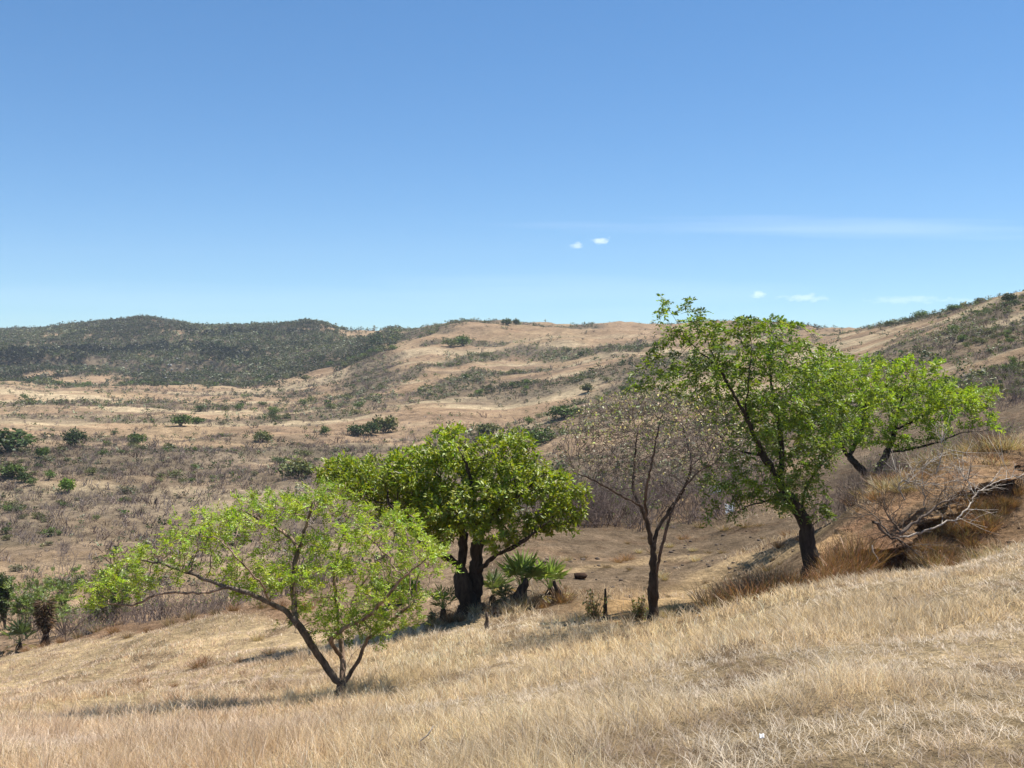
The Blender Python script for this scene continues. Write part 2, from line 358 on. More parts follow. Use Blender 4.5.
lin = lambda r, g, b: np.array([(c / 255 / 12.92) if c / 255 <= .04045 else ((c / 255 + .055) / 1.055) ** 2.4 for c in (r, g, b)])
STRAW = np.array([.47, .35, .20]); OCHRE = np.array([.34, .22, .115]); BROWN = np.array([.165, .12, .078]); TAN = np.array([.335, .23, .14]); RED = np.array([.20, .118, .07]); SCRUBG = np.array([.145, .118, .08]); PATHC = np.array([.42, .30, .165])
def ground_color(x, y):
    x = np.asarray(x, float); y = np.asarray(y, float)
    px = 512 + F * x / np.maximum(y, 3)
    n = fbm(x / 5, y / 5, 4); n2 = fbm(x / 1.3 + 7, y / 1.3, 4); n3 = fbm(x / 30 + 3, y / 30, 4)
    g = 1 - sstep(-.8, .8, y - edge_dist(x, y) + n * 2.0)
    c = np.empty(x.shape + (3,)); c[:] = TAN
    def mixin(w, col):
        nonlocal c
        w = np.clip(w, 0, 1)[..., None]; c = c * (1 - w) + np.asarray(col) * w
    mixin(sstep(-.2, .35, n3) * .45, [.37, .27, .155]); mixin(sstep(.05, .5, fbm(x / 18 - 20, y / 26, 4)) * .6, RED * .5 + TAN * .55)
    mixin(.8 * (1 - sstep(0.0, 1.0, np.abs(fbm(x / 70 + y / 50, y / 33 + 4, 3)) * 9)) * sstep(90, 140, y) * (1 - sstep(450, 560, y)), [.25, .17, .11])
    mixin(sstep(.02, .22, fbm(x / 60 + 2, y / 13 + 8, 4)) * .8 * sstep(85, 130, y) * (1 - sstep(480, 600, y)), [.47, .37, .23])
    mixin(sstep(.10, .30, fbm(x / 70 + 22, y / 11 + 1, 4)) * .6 * sstep(85, 130, y) * (1 - sstep(480, 600, y)), [.17, .125, .085])
    cv = cover(x, y); mixin(cv * .85 * sstep(70, 110, y), SCRUBG)
    # reddish knoll on the left skyline
    mixin(sstep(930, 985, y) * np.exp(-((px - 150) / 38) ** 2) * .8, [.24, .13, .09])
    mixin((1 - sstep(180, 300, y)) * sstep(-.25, .3, fbm(x / 14 + 5, y / 10, 4)) * .5, [.22, .165, .115])
    # brown tilled shelf in front of the thicket
    shelf = (1 - sstep(66, 80, y)) * sstep(440, 520, px)
    mixin(shelf * (.95 - .25 * n), BROWN * (1.05)); mixin(sstep(780, 860, px) * sstep(26, 31, y) * (1 - sstep(90, 140, y)) * .7, [.17, .13, .09])
    mixin(shelf * sstep(.0, .5, n2 + n) * .5, [.31, .21, .125])
    mixin(sstep(.08, .35, n2) * (1 - sstep(60, 80, y)) * .6, [.11, .072, .046])
    # ochre cut earth around the grey trunk
    oc = np.exp(-((px - 655) / 62) ** 2) * (1 - sstep(23, 33, y)) * sstep(16, 19, y)
    mixin(oc * 1.3, [.45, .29, .14])
    oc = np.exp(-((px - 955) / 110) ** 2) * (1 - sstep(26, 36, y)) * sstep(18, 21, y); mixin(oc * .95, RED * .5 + OCHRE * .45)
    mixin((1 - sstep(44, 54, y)) * (1 - sstep(260, 360, px)) * sstep(0, 4, y - edge_dist(x, y) + 5) * .85, RED * .7 + TAN * .25 + .15 * n[..., None] * RED)
    d1 = poly_dist(x, y, PATH1) + .5 * n2; d2 = poly_dist(x, y, PATH2) + .3 * n2
    mixin((1 - sstep(.2, 1.1, d1 + .35 * n)) * .75, PATHC); mixin((1 - sstep(.10, .5, d2)) * .6, PATHC)
    gc = STRAW * .8 * (1 + .35 * n[..., None])
    w = (g * 1.0)[..., None]; c = c * (1 - w) + gc * w
    mixin(g * sstep(.12, .42, n2 + .3 * n) * .8, [.19, .13, .08])
    return np.clip(c, .01, .9)

def build_ground():
    nS, nU = 760, 560
    S = np.linspace(math.log(1.6), math.log(1750), nS); d = np.exp(S)
    U = np.linspace(-1.25, 1.25, nU); U = np.sign(U) * np.abs(U) ** 1.25
    dd, uu = np.meshgrid(d, U, indexing='ij'); x = uu * dd; y = dd - 6
    z = height(x, y); c = ground_color(x, y)
    i = np.arange(nS - 1)[:, None] * nU + np.arange(nU - 1)[None]
    Q = np.stack([i, i + 1, i + nU + 1, i + nU], -1).reshape(-1, 4)
    o = mesh_obj('ground', np.stack([x, y, z], -1).reshape(-1, 3), [Q], M_ground, None, c.reshape(-1, 3), None, True)
    tag(o, kind='structure')
    lo, hi = z.min() - 1, max(z.max(), 2) + 9
    X0 = x.min() - 5; X1 = x.max() + 5; Y0 = y.min() - 5; Y1 = y.max() + 5
    V = [(a_, b_, c_) for c_ in (lo, hi) for b_ in (Y0, Y1) for a_ in (X0, X1)]
    hz = mesh_obj('haze', V, [[(0, 2, 3, 1), (4, 5, 7, 6), (0, 1, 5, 4), (2, 6, 7, 3), (0, 4, 6, 2), (1, 3, 7, 5)]], M_haze); tag(hz, kind='stuff')
M_haze, _t = new_mat('thin_haze'); _v = _t.nodes.new('ShaderNodeVolumePrincipled'); _v.inputs['Color'].default_value = (.80, .88, 1, 1); _v.inputs['Density'].default_value = HAZE; _v.inputs['Anisotropy'].default_value = 0.0
_o = _t.nodes.new('ShaderNodeOutputMaterial'); _t.links.new(_v.outputs[0], _o.inputs['Volume'])
build_ground()
# ------------------------------------------------------------------ trees grown towards their crown volumes
def interp_line(P, step):
    P = np.asarray(P, float); seg = np.linalg.norm(np.diff(P, axis=0), axis=1); s = np.concatenate([[0], np.cumsum(seg)])
    n = max(2, int(s[-1] / step) + 1); t = np.linspace(0, s[-1], n)
    # Catmull-like smoothing
    Q = np.stack([np.interp(t, s, P[:, k]) for k in range(3)], 1)
    for _ in range(2):
        if n > 4: Q[1:-1] = .25 * Q[:-2] + .5 * Q[1:-1] + .25 * Q[2:]
    return Q
def grow(lines, env, n_attr, step, infl, kill, rs, max_it=130, jitter=.25, bias=(0, 0, .04)):
    """lines: list of 3D polylines (first = trunk). env: ellipsoids (centre, radii, weight). Space colonisation."""
    nodes = []; par = []; limb = []
    for li, P in enumerate(lines):
        Q = interp_line(P, step)
        Q[1:] += rs.normal(size=Q[1:].shape) * step * .10
        if li == 0:
            nodes.append(Q[0]); par.append(-1); limb.append(0); p = 0; Q = Q[1:]
        else:
            A = np.array(nodes); p = int(np.argmin(np.linalg.norm(A - Q[0], axis=1))); Q = Q[1:]
        for q in Q:
            nodes.append(q); par.append(p); limb.append(li); p = len(nodes) - 1
    w = np.array([e[2] * e[1][0] * e[1][1] * e[1][2] for e in env]); w = w / w.sum()
    at_ = []
    for (c, r, _), ww in zip(env, w):
        k = max(6, int(n_attr * ww)); v = unit(rs, k) * (rs.rand(k, 1) ** (1 / 2.4)); at_.append(np.array(c) + v * np.array(r))
    at_ = np.concatenate(at_); alive = np.ones(len(at_), bool)
    best = np.full(len(at_), 1e9); bi = np.zeros(len(at_), int)
    start = 0
    for it in range(max_it):
        NA = np.array(nodes[start:])
        for i in range(0, len(NA), 400):
            d = np.linalg.norm(at_[:, None] - NA[None, i:i + 400], axis=2); k = d.argmin(1); dm = d[np.arange(len(at_)), k]
            b = dm < best; best[b] = dm[b]; bi[b] = k[b] + start + i
        alive &= best > kill
        act = alive & (best < infl)
        if not act.any():
            if alive.any(): 
                j = np.where(alive)[0]; j = j[np.argsort(best[j])[:12]]; act = np.zeros(len(at_), bool); act[j] = True
            else: break
        start = len(nodes)
        A = np.array(nodes); ids = np.where(act)[0]
        dv = at_[ids] - A[bi[ids]]; dv /= np.linalg.norm(dv, axis=1, keepdims=True) + 1e-9
        acc = np.zeros((len(nodes), 3)); np.add.at(acc, bi[ids], dv); src = np.unique(bi[ids])
        dirs = acc[src]; dirs /= np.linalg.norm(dirs, axis=1, keepdims=True) + 1e-9
        dirs += rs.normal(size=dirs.shape) * jitter + np.array(bias); dirs /= np.linalg.norm(dirs, axis=1, keepdims=True)
        for s_, d_ in zip(src, dirs):
            nodes.append(A[s_] + d_ * step); par.append(int(s_)); limb.append(limb[s_])
        if len(nodes) > 14000: break
    return np.array(nodes), np.array(par), np.array(limb)
def radii(nodes, par, r_base, r_tip, e=2.2):
    n = len(nodes); acc = np.zeros(n); order = range(n - 1, -1, -1)
    for i in order:
        if acc[i] == 0: acc[i] = 1.0
        if par[i] >= 0: acc[par[i]] += acc[i]
    # parents always precede children
    ex = math.log(r_base / r_tip) / math.log(max(acc[0], 2))
    return r_tip * acc ** ex, acc
def wood(nodes, par, rad, sel, geo_of, rs, tint_of=None, m=0, rough=.10, rmin=0):
    n = len(nodes); kids = [[] for _ in range(n)]
    for i in range(n):
        if par[i] >= 0: kids[par[i]].append(i)
    stack = [0]; first = True
    chains = []
    while stack:
        r = stack.pop(); ch = [r] if par[r] < 0 else [par[r], r]; c = r
        while kids[c]:
            ks = sorted(kids[c], key=lambda k: -rad[k])
            for k in ks[1:]: stack.append(k)
            c = ks[0]; ch.append(c)
        chains.append(ch)
    for ch in chains:
        # cut the chain where the limb id changes
        cuts = [0] + [k for k in range(2, len(ch)) if sel[ch[k]] != sel[ch[k - 1]]] + [len(ch)]
        for a, b in zip(cuts[:-1], cuts[1:]):
            idx = ch[max(a - 1, 0):b] if a > 0 else ch[a:b]
            if len(idx) < 2: continue
            R = rad[idx].copy()
            if par[ch[0]] >= 0 or a > 0: R[0] = min(R[0], R[1] * 1.15)
            sides = 10 if R.max() > .09 else 6 if R.max() > .025 else 4 if R.max() > .012 else 3
            geo_of(sel[idx[-1]]).tube(nodes[idx], np.maximum(R, rmin), sides, tint=(1, 1, 1) if tint_of is None else tint_of(R.mean()), m=m, rough=rough if R.max() > .03 else 0, rs=rs)
def to3(line, depth):
    return [at(p[0], p[1], depth + (p[2] if len(p) > 2 else 0)) for p in line]
def ell(depth, specs):
    r = []
    for sp in specs:
        px, py, rx, ry, dd, rd = sp[:6]; w = sp[6] if len(sp) > 6 else 1
        k = depth / F; r.append((at(px, py, depth + dd), np.array([rx * k, rd, ry * k]), w))
    return r
def tinted(rs, n, base, var=.18, hue=.15):
    b = np.asarray(base, float)[None] * (1 + var * rs.normal(size=(n, 1)))
    b = b * (1 + hue * rs.normal(size=(n, 3)) * np.array([1, .35, .6])); return np.clip(b, .004, .9)
def pinnate(geo, rs, P, out, n_spray, n_leaf, rach, ll, lw, base, droop=0.0, up=.25, spread=.8, clump=None, m=0):
    """compound leaves: leaflets set along a short rachis"""
    n = len(P); d0 = np.repeat(out, n_spray, 0) * .6 + rs.normal(size=(n * n_spray, 3)) * spread + np.array([0, 0, up]); d0 /= np.linalg.norm(d0, axis=1, keepdims=True)
    p0 = np.repeat(P, n_spray, 0); L0 = rach * (.65 + .7 * rs.rand(len(p0), 1))
    cl = tinted(rs, len(p0), base, .16, .10)
    if clump is not None: cl = cl * np.repeat(clump, n_spray)[:, None]
    nn = np.cross(d0, np.cross(np.array([0, 0, 1.]) + rs.normal(size=d0.shape) * .35, d0)); nn /= np.linalg.norm(nn, axis=1, keepdims=True) + 1e-9
    side = np.cross(d0, nn)
    PP = []; DD = []; NN = []; TT = []
    for k in range(n_leaf):
        t = (k // 2 + .6) / (n_leaf / 2); sg = 1 if k % 2 else -1
        pos = p0 + d0 * L0 * t; pos[:, 2] -= droop * (L0[:, 0] * t) * t
        dr = d0 * .55 + side * sg * .85 + rs.normal(size=d0.shape) * .22; dr[:, 2] -= droop * .6 * t
        PP.append(pos); DD.append(dr); NN.append(nn + rs.normal(size=nn.shape) * .4); TT.append(cl * (1 + .12 * rs.normal(size=(len(cl), 1))))
    PP = np.concatenate(PP); sc = .75 + .5 * rs.rand(len(PP))
    geo.leaves(PP, np.concatenate(DD), np.concatenate(NN), ll * sc, lw * sc, np.clip(np.concatenate(TT), .005, .9), m)
def rosette(geo, rs, P, out, k, ll, lw, base, up=.35, spread=1.0, droop=.25, clump=None):
    n = len(P); PP = np.repeat(P, k, 0) + rs.normal(size=(n * k, 3)) * ll * .35
    D = np.repeat(out, k, 0) * .45 + rs.normal(size=(n * k, 3)) * spread + np.array([0, 0, up - droop])
    NN = np.array([0, 0, 1.]) + rs.normal(size=D.shape) * .45 + np.repeat(out, k, 0) * .5
    t = tinted(rs, n * k, base, .2, .12)
    if clump is not None: t = t * np.repeat(clump, k)[:, None]
    sc = .7 + .6 * rs.rand(n * k); geo.leaves(PP, D, NN, ll * sc, lw * sc, t)

def make_tree(name, label, depth, lines, env, cfg, seed, mats, group=None, y_off=0.0):
    rs = np.random.RandomState(seed)
    L3 = [to3(l, depth) for l in lines]
    b = L3[0][0].copy(); gz = height(np.array([b[0]]), np.array([b[1]]))[0]
    L3[0][0] = np.array([b[0], b[1], gz - .12])
    E = ell(depth, env)
    if cfg.get('sub'):                                   # break the crown into separate leafy boughs
        w_ = np.array([np.prod(e[1]) * e[2] for e in E]); w_ /= w_.sum(); sr = cfg['sub_r']; E2 = []
        for _ in range(cfg['sub']):
            c_, r_, _w = E[rs.choice(len(E), p=w_)]; v_ = unit(rs, 1)[0] * rs.rand() ** .33
            q_ = sr * (.7 + .6 * rs.rand()); E2.append((c_ + v_ * np.maximum(r_ - q_ * .5, .05), np.array([q_, q_, q_ * cfg.get('sub_z', .75)]), 1))
        E = E2
    cfg['_ni'] = sum(len(interp_line(l_, cfg['step'])) for l_ in L3) - len(L3) + 1
    nodes, par, limb = grow(L3, E, cfg['n'], cfg['step'], cfg['infl'], cfg['kill'], rs, jitter=cfg.get('jit', .25), bias=cfg.get('bias', (0, 0, .04)))
    rad, acc = radii(nodes, par, cfg['r'], cfg['rt'])
    h = nodes[:, 2] - gz
    dist = np.zeros(len(nodes))
    for i in range(1, len(nodes)): dist[i] = dist[par[i]] + np.linalg.norm(nodes[i] - nodes[par[i]])
    rad = np.maximum(rad * (1 - cfg.get('taper', .6) * np.clip(dist / dist.max() * 1.15, 0, 1) ** .8), cfg['rt'] * .8)
    # knots and lumps
    rad = rad * (1 + cfg.get('lump', .10) * 2 * fbm(dist * 3.1 + limb * 5.0, nodes[:, 2] * 1.7, 2) * (rad > .02))
    ni = cfg['_ni']
    for li, r_ in cfg.get('lr', {}).items():
        ids = np.where(limb[:ni] == li)[0]
        if len(ids): rad[ids] = np.maximum(rad[ids], r_ * (1 - .75 * np.linspace(0, 1, len(ids))))
    rad = rad * (1 + cfg.get('flare', .5) * np.exp(-np.maximum(h, 0) / .18) * (limb == 0))
    root = empty(name, (b[0], b[1], gz)); tag(root, label, 'tree', group)
    geos = {}
    def geo_of(i): return geos.setdefault(int(i), Geo())
    tf = cfg.get('twig_tint')
    wood(nodes, par, rad, limb, geo_of, rs, tf, rough=cfg.get('rough', .1), rmin=cfg.get('rmin', 0))
    o3 = (b[0], b[1], gz)
    for i in sorted(geos): geos[i].build('trunk' if i == 0 else 'limb', [mats[0]], root, True, o3)
    # leaves on the youngest wood
    centre = sum(e[0] * e[2] for e in E) / sum(e[2] for e in E)
    tips = np.where((acc <= cfg['leaf_acc']) & (h > cfg.get('hmin', .6)))[0]
    P = nodes[tips]; keep = rs.rand(len(tips)) < cfg.get('keep', 1) * (1 - cfg.get('gap', 0) * (fbm(P[:, 0] * 1.3 + P[:, 1], P[:, 2] * 1.9 + seed, 2) > .12))
    P = P[keep]; pr = nodes[par[tips[keep]]]; o = P - pr; o /= np.linalg.norm(o, axis=1, keepdims=True) + 1e-9
    oc = P - centre; oc /= np.linalg.norm(oc, axis=1, keepdims=True) + 1e-9; o = o * .6 + oc * .5
    cl = 1 + .30 * fbm(P[:, 0] * 1.6 + 3 * P[:, 1], P[:, 2] * 2.1 + seed, 3) * 2
    g = Geo(); cfg['leaf'](g, rs, P, o, np.clip(cl, .55, 1.5))
    g.build('crown', [mats[1]], root, False, o3)
    return root

# 1: low spreading tree in the grass
d1 = 17.0
t1 = [[(343, 697), (342, 690), (341, 684)],
      [(341, 686), (331, 674, -.1), (318, 655, -.2), (306, 635, -.3), (292, 616, -.35), (271, 603, -.4), (247, 592, -.5), (224, 586, -.5), (200, 577, -.5), (165, 564, -.4), (140, 560, -.3)],
      [(297, 620, -.3), (293, 600, 0), (294, 560, .2), (299, 548, .3), (284, 532, .4), (258, 519, .5)],
      [(299, 550, .3), (306, 525, .2), (313, 502, .1)],
      [(342, 688), (343, 662, .2), (340, 632, .4), (337, 605, .6), (334, 580, .6), (337, 552, .8), (346, 530, 1.0)],
      [(345, 686), (352, 672, .1), (361, 655, .2), (366, 640, .2), (384, 626, .1), (401, 613, -.1), (418, 600, -.3)],
      [(341, 655, .2), (328, 640, -.3), (346, 627, -.4), (370, 615, -.6), (389, 594, -.8), (407, 573, -.9), (428, 558, -1)],
      [(224, 588, -.5), (205, 594, -.7), (175, 592, -.8), (154, 594, -.8), (137, 606, -.8), (110, 603, -.6)],
      [(340, 630, .4), (352, 600, .9), (372, 570, 1.2), (392, 545, 1.3)],
      [(344, 672, .1), (352, 655, .7), (366, 640, 1.2), (384, 610, 1.5)],
      [(271, 603, -.4), (262, 585, -.9), (240, 560, -1.2), (225, 545, -1.3)]]
e1 = [(120, 585, 44, 22, -.4, .8, 1.3), (165, 560, 50, 26, -.2, 1.1, 1.9), (215, 530, 60, 28, 0, 1.4, 1.8), (262, 510, 45, 24, .2, 1.4, 1.2), (318, 502, 45, 24, .3, 1.4, 1.2), (375, 525, 50, 26, .2, 1.4, 1.1),
      (415, 552, 40, 34, -.2, 1.2, 1.1), (310, 560, 80, 34, 0, 1.5, .55), (235, 575, 55, 25, 0, 1.3, .6), (385, 595, 45, 30, 0, 1.2, .5), (95, 596, 20, 12, -.4, .5, 1.3), (335, 618, 55, 24, 0, 1, 1.0), (375, 630, 35, 18, 0, .9, 1.0), (395, 600, 45, 30, 0, 1.1, 1.1), (262, 588, 45, 16, 0, .9, .6), (92, 592, 16, 12, -.4, .5, 2.5), (130, 572, 30, 16, -.3, .8, 1.3)]
make_tree('tree', 'low spreading tree with airy bright green leaves and forked stems in the dry grass', d1, t1, e1,
    dict(sub=300, sub_r=.34, sub_z=.6, n=4200, step=.085, infl=.75, kill=.15, r=.092, rt=.006, taper=.3, lr={1: .068, 4: .058, 5: .042, 6: .034, 2: .03, 11: .03}, leaf_acc=3, gap=.6, keep=.8, flare=.35, jit=.32, twig_tint=lambda r: (1, 1, 1) if r > .04 else (1.7, 1.5, 1.4),
         leaf=lambda g, rs, P, o, c: pinnate(g, rs, P, o, 3, 9, .13, .052, .022, (.275, .345, .038), clump=c, up=.35)), 5, (M_bark_grey, M_leaf))

# 2: dense broad-leaved tree with thick trunk
d2 = 26.0
t2 = [[(473, 610), (472, 596), (474, 580), (477, 562), (478, 545), (476, 520), (474, 498)],
      [(468, 606, -.2), (463, 590, -.35), (461, 572, -.3), (463, 552, -.2), (464, 530, 0), (455, 505, .3), (440, 480, .5)],
      [(461, 572, -.3), (455, 560, -.5), (444, 556, -.7), (428, 548, -.9), (410, 530, -1), (390, 505, -1)],
      [(476, 575), (485, 564, -.3), (497, 554, -.5), (511, 549, -.6), (530, 536, -.8), (548, 522, -.8)],
      [(478, 540), (492, 515, -.4), (512, 500, -.6), (528, 488, -.6)],
      [(476, 522), (486, 495, .5), (505, 470, .7)],
      [(474, 505), (470, 475, -.5), (462, 455, -.8)],
      [(463, 535), (440, 515, .7), (405, 490, 1), (370, 475, 1)]]
e2 = [(440, 455, 50, 26, 0, 1.7), (485, 455, 52, 26, .2, 1.7), (400, 475, 55, 26, 0, 1.5, 1.6), (352, 474, 34, 18, 0, 1.0, 5), (338, 470, 16, 10, 0, .7, 8), (525, 478, 45, 32, 0, 1.6), (556, 505, 27, 30, -.2, 1.1), (490, 490, 70, 30, 0, 2.0, .8), (420, 500, 50, 24, 0, 1.6, .8),
      (540, 528, 30, 14, -.4, .9), (510, 520, 40, 14, .2, 1.3, .5), (450, 432, 30, 10, 0, .9), (505, 440, 35, 10, 0, .9), (400, 508, 45, 18, .2, 1.3, .8), (430, 525, 30, 10, .5, 1, .5), (350, 488, 25, 10, 0, .8), (565, 522, 16, 16, -.3, .8, 1.3), (568, 495, 18, 22, -.2, .9, 1.6), (415, 470, 50, 22, .3, 1.2, .8), (470, 502, 60, 26, -.4, 1.4, .9), (425, 515, 45, 18, -.3, 1.2, .8), (520, 525, 45, 14, -.2, 1.2, .9), (450, 512, 40, 20, -.6, 1.0, 1.0), (495, 515, 40, 18, -.6, 1.0, 1.0), (375, 490, 40, 16, 0, 1.1, 2), (460, 527, 34, 14, -1.1, .8, 2.5), (495, 532, 30, 12, -1.1, .8, 2.5), (425, 528, 30, 12, -.6, .9, 2)]
make_tree('tree', 'dense round tree with glossy yellow-green leaves on a thick dark trunk behind the fan palms', d2, t2, e2,
    dict(sub=230, sub_r=.48, sub_z=.7, n=5200, step=.12, infl=1.1, kill=.20, r=.36, rt=.006, leaf_acc=4, gap=.3, flare=.3, rough=.2, lump=.25, taper=.55,
         leaf=lambda g, rs, P, o, c: rosette(g, rs, P, o, 14, .145, .056, (.29, .35, .022), clump=c)), 8, (M_bark_dark, M_leaf_gloss))

# 3: thin grey tree almost without leaves
d3 = 20.0
t3 = [[(653, 624), (653, 600), (654, 575), (653, 545), (650, 530)],
      [(652, 545), (646, 518, -.1), (640, 505, -.2), (626, 498, -.4), (611, 490, -.5), (593, 479, -.6), (574, 472, -.7)],
      [(642, 508, -.1), (633, 492, .1), (634, 470, .3), (636, 446, .4), (638, 425, .4)],
      [(653, 545), (658, 528, .1), (668, 512, .2), (678, 499, .2), (688, 480, .1), (692, 465, .1), (688, 445, .2), (682, 425, .3)],
      [(655, 580), (660, 555, -.2), (666, 530, -.3), (672, 510, -.3), (682, 490, -.3), (700, 470, -.4), (716, 462, -.5)],
      [(666, 528, -.3), (677, 527, -.4), (684, 535, -.4), (688, 546, -.4)],
      [(646, 518, -.1), (645, 495, -.5), (650, 470, -.7), (655, 445, -.8), (662, 415, -.8)],
      [(692, 465, .1), (708, 450, .4), (720, 430, .6)],
      [(653, 605), (648, 597, -.1), (645, 590, -.15)]]
e3 = [(650, 440, 75, 48, 0, 1.4), (598, 440, 42, 36, -.3, 1.1), (705, 440, 42, 52, .2, 1.2), (645, 405, 60, 18, 0, 1.2), (570, 455, 18, 22, -.6, .6), (672, 480, 40, 30, 0, 1, .6), (620, 480, 30, 20, 0, .8, .6)]
def leaf3(g, rs, P, o, c):
    k = rs.rand(len(P)) < .07 + .19 * (P[:, 2] > np.percentile(P[:, 2], 55)); P, o, c = P[k], o[k], c[k]
    px, py = project(P); a = rs.rand(len(P)) < .7
    rosette(g, rs, P[a], o[a], 2, .055, .03, (.52, .45, .32), clump=c[a]); rosette(g, rs, P[~a], o[~a], 3, .07, .03, (.17, .21, .04), clump=c[~a])
make_tree('tree', 'thin grey tree with bare twigs and few pale leaves, black slender trunk on ochre soil', d3, t3, e3,
    dict(n=7000, step=.075, infl=.6, kill=.085, r=.105, rt=.0042, rmin=.005, taper=.75, lump=.2, leaf_acc=2, flare=.2, jit=.4, twig_tint=lambda r: (1.1, 1.05, 1) if r > .022 else (1.9, 1.75, 1.75) if r > .010 else (2.5, 2.45, 2.65), rough=.14, leaf=leaf3), 12, (M_bark_dark, M_leaf))

# 4: tall open green tree
d4 = 23.0
t4 = [[(811, 579), (810, 562), (808, 548), (807, 530), (802, 516), (793, 504), (785, 493)],
      [(786, 494), (776, 475, -.1), (762, 455, -.2), (745, 413, -.4), (720, 370, -.6), (690, 343, -.7), (674, 318, -.8), (663, 298, -.8)],
      [(780, 482), (782, 450, .4), (777, 415, .5), (770, 375, .5), (768, 345, .4), (775, 322, .3)],
      [(800, 512), (805, 490, .4), (816, 470, .6), (828, 457, .7), (840, 449, .7), (852, 430, .6)],
      [(790, 500), (770, 500, -.4), (750, 505, -.8), (735, 512, -1)],
      [(745, 413, -.4), (748, 385, -.8), (752, 350, -1), (748, 320, -1)],
      [(762, 455, -.2), (735, 450, .4), (712, 430, .8), (695, 405, 1)],
      [(777, 415, .5), (800, 385, .9), (815, 355, 1)],
      [(720, 370, -.6), (705, 335, -.3), (698, 312, -.2)], [(807, 530), (815, 522, -.3), (826, 516, -.4)]]
e4 = [(760, 400, 62, 55, 0, 1.7), (715, 365, 45, 38, -.2, 1.3), (788, 365, 40, 36, .2, 1.4), (803, 425, 40, 55, .2, 1.5), (690, 332, 26, 26, -.5, .8, 1.0), (664, 308, 10, 18, -.7, .4, 1.6), (690, 305, 10, 10, -.5, .4, 1), (700, 315, 8, 14, -.3, .3), (748, 324, 40, 12, -.4, 1, 1), (790, 330, 24, 10, .2, .8),
      (735, 480, 42, 30, -.2, 1.3, .7), (722, 512, 22, 10, -.7, .6, .7), (800, 485, 30, 28, .2, 1.1, .8), (820, 514, 18, 7, -.3, .4), (765, 505, 25, 10, -.6, .7, .6), (690, 380, 40, 30, 0, 1, .6), (655, 378, 34, 28, -.3, .9, .4), (830, 380, 25, 40, .5, 1, .8), (785, 480, 35, 30, -.5, 1.0, 1), (835, 420, 20, 40, .5, 1, .8)]
make_tree('tree', 'tallest tree with loose mid green crown above the skyline, leaning dark trunk', d4, t4, e4,
    dict(n=3300, step=.11, infl=1.0, kill=.20, r=.185, rt=.005, taper=.72, lump=.2, leaf_acc=3, gap=.65, keep=.85, flare=.35, jit=.28,
         leaf=lambda g, rs, P, o, c: pinnate(g, rs, P, o, 3, 7, .17, .095, .038, (.185, .25, .030), clump=c, droop=.5, up=.1)), 21, (M_bark_dark, M_leaf))

# 5: flat light green tree at the right
d5 = 33.0
t5 = [[(876, 500), (874, 490), (872, 483)],
      [(872, 483), (862, 470, -.1), (849, 457, -.2), (838, 440, -.3), (830, 415, -.3)],
      [(874, 484), (879, 468, .2), (887, 453, .3), (895, 430, .3), (900, 405, .3)],
      [(887, 453, .3), (912, 449, -.2), (940, 442, -.4), (962, 432, -.5), (980, 432, -.5), (1000, 428, -.5)],
      [(895, 430, .3), (925, 415, .6), (955, 402, .8), (978, 393, .8)],
      [(849, 457, -.2), (862, 430, .5), (866, 400, .8)],
      [(940, 442, -.4), (945, 455, -.5), (975, 455, -.5)]]
e5 = [(880, 395, 60, 30, 0, 2.2), (930, 400, 48, 26, 0, 2), (958, 402, 32, 20, 0, 1.4), (845, 390, 45, 34, 0, 2), (983, 392, 18, 9, .2, .8), (898, 368, 50, 14, 0, 2), (872, 432, 40, 16, 0, 1.7, .7), (925, 432, 30, 10, 0, 1.2, .6), (850, 420, 30, 30, 0, 1.5, .8)]
make_tree('tree', 'flat-topped light green tree on two dark leaning stems at the right, behind the earth bank', d5, t5, e5,
    dict(n=2300, step=.13, infl=1.1, kill=.25, r=.25, rt=.006, taper=.65, leaf_acc=4, gap=.6, flare=.2,
         leaf=lambda g, rs, P, o, c: pinnate(g, rs, P, o, 3, 7, .19, .10, .046, (.265, .345, .035), clump=c, up=.3)), 33, (M_bark_dark, M_leaf))
